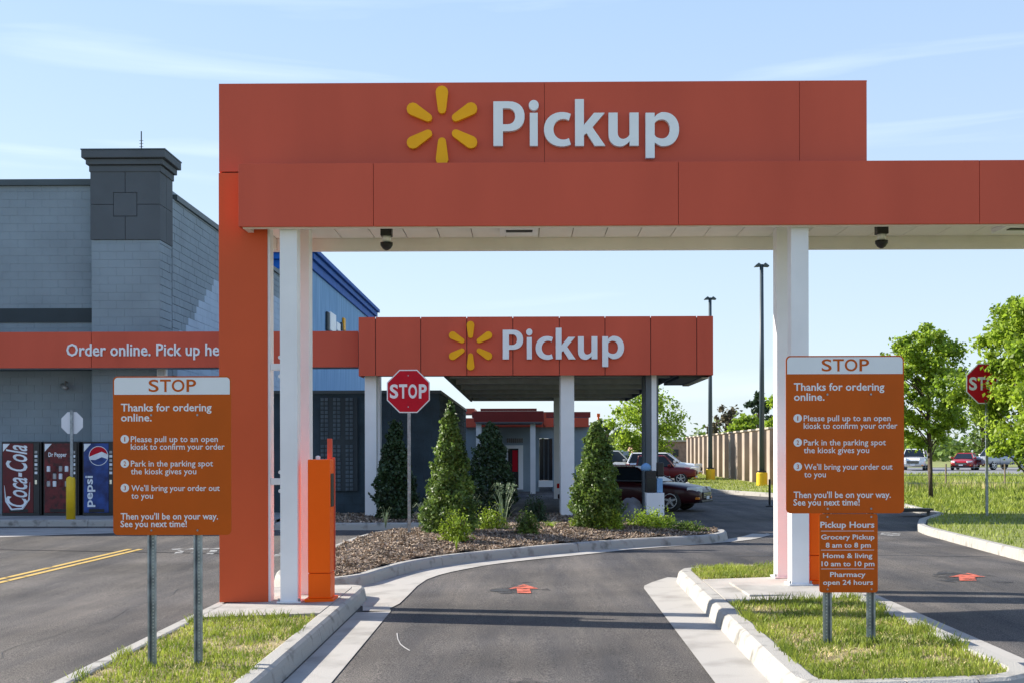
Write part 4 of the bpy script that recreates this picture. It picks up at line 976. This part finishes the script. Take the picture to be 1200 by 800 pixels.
bxp('fascia_panel', 'fascia', 541, 478, 556, 484, 60, 3, parent=g1); bxp('price_board', 'yellow', 545, 497, 556, 505, 60, .3, parent=g1); bxp('column', 'steel_dark', 548, 505, 550, 568, 60, .3, parent=g1)
t = thing('marker_post', 'thin orange marker post seen through the tree under the canopy', 'post', tuple(G(701.5, 561))); c = G(701.5,561)
MB().tube([tuple(c), (c.x, c.y, P(701,488,c.y).z)], .05, 8).build('pole', 'kiosk_orange', t); B('cap', 'kiosk_orange', t, c.x-.09, c.x+.09, c.y-.05, c.y+.05, P(701,488,c.y).z, P(701,484,c.y).z)
# ================================================================== LAMPS, FENCE
def lamp(px, base, top, label):
    c = G(px, base, .0); zt_ = P(px, top, c.y).z; t = thing('parking_lot_lamp', label, 'street lamp', tuple(c), 'tall lamps by the fence')
    MB().lathe([(.25,0),(.25,.66),(.22,.70)], tuple(c), 20).build('yellow_base', 'yellow', t, smooth=False)
    MB().tube([(c.x,c.y,.66),(c.x,c.y,zt_)], [.13,.085], 12).build('pole', 'coping', t, smooth=True)
    B('pole_collar', 'dark_metal', t, c.x-.17, c.x+.17, c.y-.17, c.y+.17, .70, .78, bev=.02)
    for s in (-1, 1):
        B('arm', 'coping', t, min(c.x, c.x+s*.2), max(c.x, c.x+s*.2), c.y-.03, c.y+.03, zt_-.12, zt_-.06)
        h = MB().prismy([(c.x+s*.05, zt_-.02),(c.x+s*.10,zt_-.10),(c.x+s*.32, zt_-.12),(c.x+s*.32, zt_-.07),(c.x+s*.15, zt_+.06)][::s], c.y-.18, c.y+.18).build('lamp_head', 'coping', t, bev=.02)
lamp(893, 571, 310, 'nearer and taller looking lamp post with yellow base by the fence')
lamp(832.5, 564, 349, 'farther lamp post with yellow base left of the taller one')
FW = thing('boundary_wall', 'tan boundary wall of piers and panels behind the lamp posts', 'wall', (12.5, 75, 0))
fa = G(940, 573.5, .1); fb = G(806, 552.5, .1)
dirv = Vector((fb.x-fa.x, fb.y-fa.y, 0)); Lf = dirv.length; dirv.normalize(); nrm = Vector((-dirv.y, dirv.x, 0))
if nrm.x > 0: nrm = -nrm
n = 17; st = Lf/n; HF = 2.62
pier = None
def obox(mb, p, u0_, u1_, w0, w1, z0_, z1_):
    c = [p+dirv*a+nrm*b for a, b in ((u0_,w0),(u1_,w0),(u1_,w1),(u0_,w1))]
    mb.add([(q.x,q.y,z0_) for q in c]+[(q.x,q.y,z1_) for q in c], [(0,3,2,1),(4,5,6,7),(0,1,5,4),(1,2,6,5),(2,3,7,6),(3,0,4,7)])
for i in range(n+1):
    p = fa + dirv*(i*st) - nrm*.75; p.z = 0
    m1 = MB(); obox(m1, p, -.42, .42, -.12, .80, .0, HF+.05); o = m1.build('pier', 'fence_wall', FW, bev=.02)
    m2 = MB(); obox(m2, p, -.50, .50, -.16, .88, HF+.052, HF+.15); m2.build('pier_cap', 'fence_cap', FW, bev=.03)
    if i < n:
        m3 = MB(); obox(m3, p, .43, st-.43, -.04, .06, .0, HF-.08); m3.build('wall_panel', 'fence_wall', FW)
        m4 = MB(); obox(m4, p, .51, st-.51, -.07, .10, HF-.078, HF+.04); m4.build('panel_cap', 'fence_cap', FW, bev=.02)
far_w = thing('low_brick_wall', 'distant low reddish brick building beyond the parked vehicles', 'building', (P(770,530,118).x, 118, 0))
bxp('wall', 'brick_far', 742, 517, 806, 546, 118, 6, parent=far_w); bxp('parapet', 'fence_cap', 741, 515, 807, 517, 117.8, 6.4, parent=far_w)
for k in range(4): bxp('window', 'glass', 750+k*13, 526, 756+k*13, 534, 117.9, .09, parent=far_w)
# thin marker in the far lane
t = thing('delineator_post', 'thin black delineator post standing on the shaded lane before the fence', 'post', tuple(G(902,593))); c = G(902,593)
MB().lathe([(.12,0),(.12,.03),(.035,.06),(.035,.8),(.03,.82)], tuple(c), 10).build('post', 'black', t, smooth=False)
# ================================================================== PLANTS
def cone_points(n, R, H, seed, low=.12, top=.06, shell=.55, power=1.15):
    r = np.random.default_rng(seed); h = r.beta(1.15, 1.5, n)
    prof = np.where(h < low, .72+.28*h/low, np.clip((1-h)/(1-low), 0, 1)**(1/power)); prof = np.maximum(prof, top)
    a = r.uniform(0, 2*PI, n)
    lump = 1+.13*np.sin(a*3+h*9+seed)+.11*np.sin(a*5-h*17+seed*2)+.09*np.sin(h*37+a*2)
    rr = R*prof*lump*(shell+(1-shell)*np.sqrt(r.random(n)))
    C = np.stack([np.cos(a)*rr, np.sin(a)*rr, h*H], 1)+r.normal(0, R*.04, (n,3)); C[:,2] = np.maximum(C[:,2], .02)
    return C
def cone_shrub(px, base, top, wpx, h, m, label, n=9000, leaf=.075, seed=1, low=.12, group=None, power=1.15):
    b = G(px, base, h); s = b.y/F; H = (base-top)*s; R = wpx*s/2
    t = thing('evergreen_shrub', label, 'shrub', tuple(b), group)
    C = cone_points(n, R, H*.95, seed, low, power=power)
    tips = []
    r = np.random.default_rng(seed+50)
    for k in range(26):       # shoots that break the outline
        hh = r.uniform(.15, .98); a = r.uniform(0, 2*PI); pr = R*max(.08, (1-hh)/(1-low))*1.0; L_ = r.uniform(.08,.2)*R*2.2
        q = np.array([math.cos(a)*pr, math.sin(a)*pr, hh*H*.95]); d = np.array([math.cos(a)*.5, math.sin(a)*.5, .8])
        tips.append(q+d*r.random((22,1))*L_+r.normal(0, .018, (22,3)))
    C = np.concatenate([C]+tips)
    o = quads(C, leaf, 'foliage', m, t)
    MB().tube([(0,0,-.05),(0.02,0,H*.4),(0,.01,H*.85)], [.05,.035,.01], 8).build('stem', 'bark', t, world=False)
    return t
cone_shrub(528, 627, 462, 64, .22, 'leaf_cone', 'tall pointed light green evergreen right of the stop sign on the island', 11000, .07, 3, group='pointed evergreens')
cone_shrub(699, 620, 487, 58, .22, 'leaf_cone', 'broad pointed light green evergreen right of the middle canopy column', 10000, .07, 8, low=.22, group='pointed evergreens', power=1.5)
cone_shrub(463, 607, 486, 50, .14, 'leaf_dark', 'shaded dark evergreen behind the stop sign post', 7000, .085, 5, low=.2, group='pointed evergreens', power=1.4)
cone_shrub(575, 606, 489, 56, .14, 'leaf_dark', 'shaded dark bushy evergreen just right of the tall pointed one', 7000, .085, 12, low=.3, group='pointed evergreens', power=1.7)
def low_shrub(px, base, top, wpx, h, m, label, n=1800, leaf=.05, seed=1, flat=1.0):
    b = G(px, base, h); s = b.y/F; H = (base-top)*s; R = wpx*s/2; r = np.random.default_rng(seed)
    t = thing('low_shrub', label, 'shrub', tuple(b), 'low shrubs on the mulch')
    d = r.normal(size=(n,3)); d[:,2] = np.abs(d[:,2]); d /= np.linalg.norm(d, axis=1)[:,None]
    a = np.arctan2(d[:,1], d[:,0]); lump = 1+.22*np.sin(a*4+seed)+.2*np.sin(a*7+d[:,2]*6+seed)+.1*np.sin(a*13)
    C = d*np.array([R,R*.8,H])*(lump*(.35+.65*np.sqrt(r.random(n))))[:,None]
    quads(C, leaf, 'foliage', m, t, aspect=.5)
    mb = MB()
    for k in range(7):
        an = k*.9; mb.tube([(0,0,-.02),(math.cos(an)*R*.4,math.sin(an)*R*.3,H*.5),(math.cos(an)*R*.7,math.sin(an)*R*.5,H*.85)], [.012,.008,.004], 5)
    mb.build('stem', 'bark', t, world=False); return t
low_shrub(534, 636, 604, 34, .19, 'leaf_lime', 'small bright yellow-green shrub in front of the tall pointed evergreen', seed=1)
low_shrub(574, 624, 597, 40, .2, 'leaf_lime', 'small lime shrub with plumes of grass over it, right of the tall evergreen', seed=2)
low_shrub(618, 628, 602, 28, .2, 'leaf_mid', 'small dark green shrub alone in the middle of the mulch', seed=3)
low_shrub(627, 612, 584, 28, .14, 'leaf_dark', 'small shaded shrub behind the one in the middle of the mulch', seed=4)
low_shrub(713, 622, 594, 36, .2, 'leaf_lime', 'round bright shrub at the right foot of the broad evergreen', seed=5)
low_shrub(680, 621, 604, 26, .2, 'leaf_lime', 'low bright tuft at the left foot of the broad evergreen', seed=6, n=1000)
low_shrub(764, 620, 599, 62, .19, 'leaf_bright', 'wide spreading low juniper at the right end of the mulch', seed=7, n=2800)
low_shrub(806, 622, 611, 40, .17, 'leaf_mid', 'thin trailing ground juniper nearest the right tip of the island', seed=8, n=900)
low_shrub(512, 628, 606, 26, .2, 'leaf_mid', 'small green shrub between the grasses and the tall evergreen', seed=9, n=1000)
def tuft(px, base, top, wpx, h, m, label, n=90, seed=1, plume=False):
    b = G(px, base, h); s = b.y/F; H = (base-top)*s; R = wpx*s/2; r = random.Random(seed); t = thing('ornamental_grass', label, 'grass clump', tuple(b), 'grass clumps on the island')
    mb = MB(); 
    for k in range(n):
        a = r.uniform(0, 2*PI); l = R*r.uniform(.2,1.1); hh = H*r.uniform(.5,1.05); w = .006
        p = [Vector((0,0,0)), Vector((math.cos(a)*l*.35, math.sin(a)*l*.35, hh*.7)), Vector((math.cos(a)*l*.75, math.sin(a)*l*.75, hh)), Vector((math.cos(a)*l*1.1, math.sin(a)*l*1.1, hh*.86))]
        dx, dy = -math.sin(a)*w, math.cos(a)*w
        vs = []
        for q, ww in zip(p, (1,.9,.6,.1)): vs += [(q.x-dx*ww,q.y-dy*ww,q.z),(q.x+dx*ww,q.y+dy*ww,q.z)]
        mb.add(vs, [(0,1,3,2),(2,3,5,4),(4,5,7,6)])
    o = mb.build('blades', m, t, world=False, fixn=False); o['kind'] = 'stuff'
    if plume:
        C = []
        for k in range(9):
            a = r.uniform(0, 2*PI); l = R*r.uniform(.3,1.0); 
            for u_ in np.linspace(.55,1,26): C.append((math.cos(a)*l*u_+r.gauss(0,.015), math.sin(a)*l*u_+r.gauss(0,.015), H*(1-(u_-.9)**2*1.6)*r.uniform(.97,1.03)))
        quads(np.array(C), .035, 'plume', 'leaf_silver', t)['kind'] = 'stuff'
tuft(500, 627, 588, 34, .2, 'leaf_silver', 'silvery grass clump between the stop sign post and the tall evergreen', 150, 1)
tuft(590, 622, 567, 44, .2, 'leaf_silver', 'tall arching plume grass behind the small lime shrub', 34, 2, True)
tuft(548, 626, 580, 46, .2, 'leaf_silver', 'arching plume grass leaning across the foot of the tall evergreen', 40, 3, True)
tuft(452, 618, 592, 22, .14, 'leaf_silver', 'thin pale grass wisps left of the stop sign post', 22, 4)
tuft(535, 644, 626, 12, .18, 'leaf_lime', 'tiny weed tuft at the island kerb below the bright shrub', 14, 5)
tuft(645, 622, 610, 34, .18, 'leaf_bright', 'short yellowish grass tuft left of the broad evergreen', 60, 6)
tuft(783, 620, 606, 30, .18, 'leaf_lime', 'short green tuft beside the spreading juniper', 60, 7)
c = G(738, 606, .14); t = thing('boulder', 'dark grey boulder behind the broad evergreen and the juniper', 'boulder', tuple(c))
bm = bmesh.new(); bmesh.ops.create_icosphere(bm, subdivisions=4, radius=1)
for v in bm.verts:
    x, y, z = v.co; d = 1+.10*math.sin(x*4+1)+.08*math.sin(y*6+z*3)+.05*math.sin(z*11+x*7)+.03*math.sin(x*17+y*13)
    v.co = Vector((x*.36*d, y*.35*d, max(-.05, z*.42*d)+.0))
me = bpy.data.meshes.new('stone'); bm.to_mesh(me); bm.free(); me.materials.append(M['rock']); o = link(bpy.data.objects.new('stone', me)); o.parent = t
for p in me.polygons: p.use_smooth = True
c = G(433, 640, .15)
c = G(435, 641.5, .16); t = thing('flat_stone', 'small pale flat stone lying on the mulch left of the stop sign', 'stone', tuple(c))
mb = MB(); mb.lathe([(.10,0),(.13,.02),(.09,.045)], (0,0,0), 9).build('stone', 'concrete', t, world=False)
# ---- trees
def tree(px, base, top, x0p, x1p, bot, m, label, nclu=60, per=150, leaf=.13, seed=1, h=.1, group=None, Yf=None, spread=.42, tr=.09, lean=0, keepf=None):
    if Yf: b = Vector(((px-615)/F*Yf, Yf, 0)); b = P(px, base, Yf); b.z = 0
    else: b = G(px, base, h)
    s = b.y/F; Ht = P(px, top, b.y).z - b.z; Hb = P(px, bot, b.y).z - b.z; xa, xb = (x0p-px)*s, (x1p-px)*s
    t = thing('tree', label, 'tree', tuple(b), group); r = np.random.default_rng(seed)
    cx, rx = (xa+xb)/2, (xb-xa)/2; cz, rz = (Ht+Hb)/2, (Ht-Hb)/2; ry = rx*.9
    cl = []
    while len(cl) < nclu:
        d = r.uniform(-1, 1, 3); q = np.linalg.norm(d)
        if q > 1 or q < .25: continue
        taper = 1-.35*max(0, d[2])
        if keepf and not keepf(px+(cx+d[0]*rx*.88*taper)/s, base-(cz+d[2]*rz*.9)/s, b.y+d[1]*ry*.88*taper): continue
        cl.append((cx+d[0]*rx*.88*taper, d[1]*ry*.88*taper, cz+d[2]*rz*.9))
    cl = np.array(cl); tw = rx*.10+.0
    C = []
    for c_ in cl:
        k = int(per*r.uniform(.4, 1.5)); sz = rx*spread*r.uniform(.25,.62)
        C.append(c_+r.normal(0, 1, (k,3))*np.array([sz*.5, sz*.5, sz*.40]))
    C = np.concatenate(C)
    quads(C, leaf, 'crown', m, t)
    mb = MB(); zt_ = Ht*.82; tx = cx*.5+lean
    trunk = [(0,0,-.1),(tx*.15,.02,Hb*.6),(tx*.4,-.02,Hb*1.1+.1),(tx*.8,.03,cz),(tx,0,zt_)]
    mb.tube(trunk, [tr*1.25,tr,tr*.85,tr*.55,tr*.2], 9)
    o = mb.build('trunk', 'bark', t, world=False, smooth=True)
    mb = MB(); hs = np.linspace(.12, .95, 14)
    for i in range(min(nclu, 30)):
        c_ = cl[i]; u_ = max(.0, min(.95, (c_[2]-Hb*.8)/(zt_-Hb*.8)*.7)); k = 1+u_*3; a = int(min(k, 3)); f_ = k-a; a = min(a, 3)
        st_ = Vector(trunk[a]).lerp(Vector(trunk[a+1]), f_); e = Vector(c_); mid = st_.lerp(e, .5)+Vector((0,0,.06*rx))
        mb.tube([st_, mid, e], [tr*.35, tr*.22, tr*.07], 5)
    o = mb.build('limbs', 'bark', t, world=False); o['kind'] = 'stuff'
    return t
tree(1091, 585, 376, 1014, 1152, 528, 'leaf_bright', 'leafy green tree on the grass directly right of the right instruction sign', 135, 150, .13, 2, tr=.075, spread=.28)
tree(1206, 606, 340, 1082, 1330, 548, 'leaf_bright', 'leafy tree at the right edge whose branches cover part of the stop sign', 260, 150, .115, 5, tr=.07, spread=.22, h=.14, keepf=lambda x, y, Y: (x > 1164 or Y > 28.3) and x > 1196-(max(0, y-335))*.62)
tree(764, 562, 446, 706, 812, 540, 'leaf_bright', 'bright green tree seen under the right end of the far canopy', 70, 110, .2, 7, h=0, tr=.12)
tree(852, 548, 470, 826, 874, 535, 'leaf_brown', 'brownish sparse tree behind the boundary wall between the two lamps', 34, 60, .38, 11, Yf=125, group='trees beyond the boundary wall', tr=.2)
tree(888, 548, 452, 868, 912, 535, 'leaf_dark', 'dark green tree behind the boundary wall left of the right posts', 36, 70, .38, 12, Yf=118, group='trees beyond the boundary wall', tr=.2)
tree(872, 548, 488, 842, 906, 535, 'leaf_lime', 'yellow-green low tree behind the boundary wall around the taller lamp', 40, 90, .38, 13, Yf=108, group='trees beyond the boundary wall', tr=.2)
tree(915, 548, 436, 894, 960, 530, 'leaf_bright', 'light green tree behind the boundary wall hidden by the right posts', 50, 90, .36, 14, Yf=104, group='trees beyond the boundary wall', tr=.2)
tree(826, 548, 508, 806, 846, 535, 'leaf_mid', 'small distant green tree left of the farther lamp', 24, 60, .4, 15, Yf=150, group='trees beyond the boundary wall', tr=.2)
tree(1152, 550, 424, 1122, 1182, 535, 'leaf_mid', 'tall darker tree far behind the stop sign at the right', 50, 90, .36, 16, Yf=130, tr=.2)
tree(712, 556, 484, 690, 734, 540, 'leaf_mid', 'hazy thin tree rising above the broad evergreen', 22, 50, .2, 17, Yf=80, tr=.1)
# far woods as one mass
C = []
for k in range(420):
    x = RNG.uniform(-60, 420); y = RNG.uniform(190, 260); hh = 2.5+3.5*abs(math.sin(x*.05)*math.cos(x*.13+1))+RNG.uniform(0,2)
    C.append(np.array([x, y, hh*.5])+RNG.normal(0, 1, (60,3))*np.array([3,3,hh*.3]))
C = np.concatenate(C); C[:,2] = np.abs(C[:,2]); quads(C, 1.3, 'far_woods', 'leaf_mid', None, 'stuff')
# meadow
def field(pts, n, hgt, m, wid, lean, seed, keep, h0=.10, patch=.5):
    return grass(pts, n, hgt, 'meadow_grass', m, h0, wid, lean, patch, keep, seed)
fieldp = [(13.6,38),(40,37),(50,60),(50,79),(20,79)]
field(fieldp, 22000, .22, 'blade', .018, .6, 4, .4)
field([(13.6,45),(30,45),(34,50),(16,50)], 4000, .30, 'dry_blade', .014, .3, 6, .2)
field([(13.6,44),(30,44),(34,50),(16,50)], 7000, .30, 'blade', .02, .3, 8, .2)
field(vg+[(22,16),(24,31)], 30000, .07, 'blade', .007, .6, 5, .6, h0=.135, patch=1.3)
field(lawn_edge+[(13,110)], 14000, .08, 'blade', .012, .6, 5, .6, h0=.10, patch=1.3)
field([lawn_edge[-1], (22,31.2), (26,45), (13.3,45), lawn_edge[-2]], 24000, .12, 'blade', .016, .6, 9, .6, h0=.10)
wf = thing('wire_fence', 'thin wire fence on slim posts crossing the tall meadow grass', 'fence', (18, 47, .1))
for k in range(9):
    x = 14.2+k*2.3; MB().tube([(x,47,.05),(x,47,1.15)], .035, 6).build('post', 'wood', wf)
for z in (.4,.7,1.0): MB().tube([(14.2,46.96,z),(32.6,46.96,z)], .008, 4).build('wire', 'galv', wf)
c = G(1107, 606, .0); B('drain_inlet', 'dark_metal', None, c.x-.9, c.x-.1, c.y+.5, c.y+.9, .12, .20)['kind'] = 'structure'
# ================================================================== VEHICLES
def loft(stations, name, m, parent, sub=1):
    # stations: (x, zb, zm, zt, half width bottom, mid, top)
    vs = []; n = 13
    for x, zb, zm, zt_, wb, wm, wt in stations:
        h = [(wb*.5,zb),(wb,zb+.02),(wm*.985,zb+(zm-zb)*.35),(wm,zm),(wm*.97,zm+(zt_-zm)*.6),(wt,zt_),(wt*.5,zt_+.02)]
        ring = [(0,zb)]+h+[(0,zt_+.03)]+[(-a,b) for a, b in h[::-1]]
        vs += [(x,a,b) for a, b in ring]; n = len(ring)
    fs = []
    for i in range(len(stations)-1):
        for j in range(n): fs.append((i*n+j, i*n+(j+1)%n, (i+1)*n+(j+1)%n, (i+1)*n+j))
    fs += [tuple(range(n))[::-1], tuple((len(stations)-1)*n+j for j in range(n))]
    o = MB().add(vs, fs).build(name, m, parent, world=False, smooth=True)
    return o
def finish_body(o, wheels, wr):
    md = o.modifiers.new('s', 'SUBSURF'); md.levels = 2; md.render_levels = 2
    cut = MB()
    for wx in wheels: cut.lathe([(wr,-1.2),(wr,1.2)], (wx,0,wr*.9), 28, 'y')
    c = cut.build('cutter', 'black', None, world=False)
    b = o.modifiers.new('b', 'BOOLEAN'); b.operation = 'DIFFERENCE'; b.object = c; b.solver = 'EXACT'
    dg = bpy.context.evaluated_depsgraph_get(); dg.update(); me = bpy.data.meshes.new_from_object(o.evaluated_get(dg))
    o.modifiers.clear(); o.data = me; bpy.data.objects.remove(c)
    me.name = 'body'
    for p in me.polygons: p.use_smooth = True
def car(kind, paint, x, y, z, rot, label, group=None, scale=1.0):
    t = thing({'pickup':'pickup_truck','suv':'parked_suv'}.get(kind, 'parked_car'), label, {'pickup':'truck','suv':'suv'}.get(kind, 'car'), (x,y,z), group, rot)
    if kind == 'sedan':
        L_, Wd, wr, wx = 4.9, .93, .355, (1.50,-1.48)
        st = [(-2.45,.42,.62,.86,.62,.74,.66),(-2.36,.30,.68,.98,.80,.87,.74),(-1.9,.24,.70,1.02,.86,.93,.78),(-1.2,.22,.70,1.00,.88,.94,.80),(0,.21,.68,.96,.88,.93,.82),(1.0,.21,.68,.94,.88,.93,.80),(1.6,.22,.66,.90,.86,.93,.76),(2.15,.24,.62,.82,.80,.88,.70),(2.40,.30,.56,.72,.70,.78,.60),(2.47,.36,.52,.62,.60,.66,.52)]
        gh = dict(b0=-1.95,t0=-1.05,t1=.25,b1=1.12,zb=.97,zt=1.42,wb=.80,wt=.58)
    elif kind == 'suv':
        L_, Wd, wr, wx = 4.7, .93, .37, (1.42,-1.38)
        st = [(-2.36,.50,.75,1.02,.66,.80,.74),(-2.28,.36,.78,1.10,.82,.90,.80),(-1.6,.30,.78,1.12,.87,.94,.82),(0,.28,.76,1.10,.88,.94,.84),(1.0,.28,.76,1.08,.88,.94,.82),(1.6,.30,.74,1.03,.86,.93,.78),(2.15,.32,.70,.95,.80,.88,.72),(2.36,.40,.66,.82,.70,.78,.62)]
        gh = dict(b0=-2.27,t0=-2.0,t1=.2,b1=1.0,zb=1.08,zt=1.68,wb=.83,wt=.66)
    else:
        L_, Wd, wr, wx = 5.6, .97, .40, (1.78,-1.68)
        st = [(-2.8,.60,.82,1.12,.84,.92,.88),(-2.74,.46,.84,1.16,.88,.96,.90),(-1.6,.44,.84,1.16,.90,.97,.90),(-.7,.42,.84,1.16,.90,.97,.90),(.6,.40,.82,1.15,.90,.97,.88),(1.6,.42,.80,1.12,.90,.97,.84),(2.5,.44,.76,1.06,.88,.94,.80),(2.75,.5,.72,.96,.80,.88,.74)]
        gh = dict(b0=-.95,t0=-.80,t1=.75,b1=1.35,zb=1.13,zt=1.80,wb=.86,wt=.68)
    body = loft(st, 'body', paint, t); finish_body(body, wx, wr+.07)
    b0,t0,t1,b1,zb,zt_,wb,wt = [gh[k] for k in ('b0','t0','t1','b1','zb','zt','wb','wt')]
    gl = MB(); gl.add([(b0,-wb,zb),(b1,-wb,zb),(b1,wb,zb),(b0,wb,zb),(t0,-wt,zt_),(t1,-wt,zt_),(t1,wt,zt_),(t0,wt,zt_)], [(0,3,2,1),(4,5,6,7),(0,1,5,4),(1,2,6,5),(2,3,7,6),(3,0,4,7)])
    gl.build('window_glass', 'glass', t, world=False, bev=.03)
    rf = MB(); rf.add([(t0-.05,-wt-.015,zt_-.02),(t1+.05,-wt-.015,zt_-.02),(t1+.05,wt+.015,zt_-.02),(t0-.05,wt+.015,zt_-.02),(t0+.08,-wt+.10,zt_+.045),(t1-.08,-wt+.10,zt_+.045),(t1-.08,wt-.10,zt_+.045),(t0+.08,wt-.10,zt_+.045)], [(0,3,2,1),(4,5,6,7),(0,1,5,4),(1,2,6,5),(2,3,7,6),(3,0,4,7)])
    rf.build('roof', paint, t, world=False, bev=.02)
    for sy in (-1, 1):
        MB().tube([(b1,sy*wb,zb-.02),(t1+.02,sy*wt,zt_)], .034, 6).build('pillar', paint, t, world=False)
        MB().tube([(b0,sy*wb,zb-.02),(t0-.02,sy*wt,zt_)], [.06,.045], 6).build('pillar', paint, t, world=False)
        m_ = (t0+t1)/2-.05; MB().tube([(m_-.05,sy*(wb+.0),zb-.02),(m_,sy*wt,zt_)], .035, 6).build('pillar', 'black', t, world=False)
        for xx in ((b1-.25), m_-.1, b0+.55): MB().box(xx-.006, xx+.006, sy*Wd*.99-.012, sy*Wd*.99+.012, .38, zb-.06).build('door_seam', 'black', t, world=False)
        for xx in (m_+.15, b0+.85): MB().box(xx-.09, xx+.09, sy*(Wd+.004)-.02, sy*(Wd+.004)+.02, zb-.19, zb-.15).build('door_handle', 'chrome' if kind != 'sedan' else paint, t, world=False, bev=.008)
        MB().box(b1-.35, b1-.18, min(sy*(wb+.05), sy*(wb+.22)), max(sy*(wb+.05), sy*(wb+.22)), zb+.0, zb+.14).build('mirror', paint, t, world=False, bev=.03)
        fx_ = st[-1][0]; fz = st[-3][3]
        MB().prismz([(fx_-.42, sy*.86),(fx_-.12, sy*.74),(fx_+.0, sy*.50),(fx_-.10, sy*.44),(fx_-.40,sy*.66)][::sy], fz-.20, fz-.03).build('headlight', 'lamp_glass', t, world=False, bev=.02)
        rx_ = st[0][0]; rz_ = st[1][3]
        MB().box(rx_-.012, rx_+.22, min(sy*.58, sy*.87), max(sy*.58, sy*.87), rz_-.26, rz_-.10).build('taillight', 'tail_red', t, world=False, bev=.02)
        MB().box(fx_-.16, fx_-.04, min(sy*.62,sy*.80), max(sy*.62,sy*.80), .40, .48).build('fog_light', 'amber', t, world=False, bev=.02)
    gz = st[-1][2]
    gr_ = MB().box(fx_-.08, fx_+.022, -.46, .46, gz-.10, gz+.12).build('grille', 'black', t, world=False, bev=.03)
    for zz in (gz-.05, gz+.01, gz+.07): MB().box(fx_+.022, fx_+.030, -.44, .44, zz-.008, zz+.008).build('grille_bar', 'chrome', gr_, world=False)
    MB().box(fx_-.12, fx_+.035, -.66, .66, .30 if kind == 'sedan' else .42, .38 if kind == 'sedan' else .54).build('bumper', 'black' if kind == 'sedan' else 'chrome', t, world=False, bev=.03)
    MB().box(fx_+.036, fx_+.045, -.16, .16, .40, .50).build('licence_plate', 'white_sign', t, world=False)
    MB().box(st[0][0]-.03, st[0][0]+.12, -.75, .75, st[0][1]-.06, st[0][1]+.10).build('rear_bumper', paint if kind == 'sedan' else 'chrome', t, world=False, bev=.03)
    if kind == 'pickup':
        MB().box(-2.70, -1.05, -.80, .80, 1.165, 1.19).build('bed_cavity', 'black', t, world=False)
        for sy in (-1,1): MB().box(-2.74, -1.0, sy*.90-.05, sy*.90+.05, 1.14, 1.23).build('bed_rail', paint, t, world=False, bev=.02)
        MB().box(-2.80, -2.72, -.86, .86, .70, 1.23).build('tailgate', paint, t, world=False, bev=.02)
    for wx_ in wx:
        for sy in (-1, 1):
            t.scale = (scale,)*3
            w = MB().lathe([(wr*.62,-.11),(wr*.93,-.11),(wr,-.07),(wr,.07),(wr*.93,.11),(wr*.62,.11)], (wx_, sy*(Wd-.13), wr), 26, 'y').build('tyre', 'rubber', t, world=False, smooth=True)
            rm = MB(); yo = sy*(Wd-.13)
            rm.lathe([(wr*.64,0),(wr*.62,.012)], (wx_, yo+sy*.085-(.012 if sy > 0 else 0), wr), 22, 'y')
            rm.build('rim_dish', 'dark_metal', w, world=False)
            for k in range(5):
                a = k*2*PI/5+.3; ca, sa = math.cos(a), math.sin(a); y0_ = yo+sy*.100
                q = [(wx_+ca*r_-sa*o_, wr+sa*r_+ca*o_) for r_, o_ in ((.03,-.04),(wr*.62,-.025),(wr*.62,.025),(.03,.04))]
                MB().prismy(q, y0_-.012, y0_+.012).build('spoke', 'rim', w, world=False)
            MB().lathe([(.055,-.016),(.055,.016)], (wx_, yo+sy*.103, wr), 12, 'y').build('hub', 'rim', w, world=False)
            rg = MB(); n = 26
            ys_ = yo+sy*.108; vs = []; 
            for r_ in (wr*.60, wr*.68):
                for yy in (ys_-.012, ys_+.012): vs += [(wx_+r_*math.cos(2*PI*k/n), yy, wr+r_*math.sin(2*PI*k/n)) for k in range(n)]
            fs = []
            for (a, b) in ((0,1),(1,3),(3,2),(2,0)): fs += [(a*n+k, a*n+(k+1)%n, b*n+(k+1)%n, b*n+k) for k in range(n)]
            rg.add(vs, fs).build('rim_ring', 'rim', w, world=False, smooth=False)
    return t
R_ = math.radians
car('sedan', 'maroon', 3.12, 34.0, 0, R_(-24), 'dark maroon sedan under the far canopy with its front towards the lane', scale=.85)
p = P(765, 560, 60); car('pickup', 'dull_red', p.x, 60, 0, R_(-10), 'dark red pickup parked beyond the maroon sedan', scale=.80)
p = P(779, 560, 66); car('suv', 'white_car', p.x, 66, 0.12, R_(-12), 'white parked suv just behind the red pickup', scale=.86)
p = P(727, 560, 70); car('suv', 'silver_car', p.x, 70, 0, R_(-30), 'silver suv parked left of the red pickup behind the canopy column')
p = P(706, 560, 76); car('sedan', 'blue_car', p.x, 76, 0, R_(-20), 'dark blue car far back beside the orange marker post')
p = P(1072, 550, 96); car('suv', 'white_car', p.x, 96, .115, R_(-112), 'white suv on the distant road right behind the leafy tree')
p = P(1131, 550, 97); car('sedan', 'red_car', p.x, 97, .115, R_(-118), 'small red car on the distant road left of the stop sign post', scale=.95)
p = P(1171, 550, 98); car('pickup', 'silver_car', p.x, 98, .115, R_(-150), 'silver pickup on the distant road right of the stop sign post')
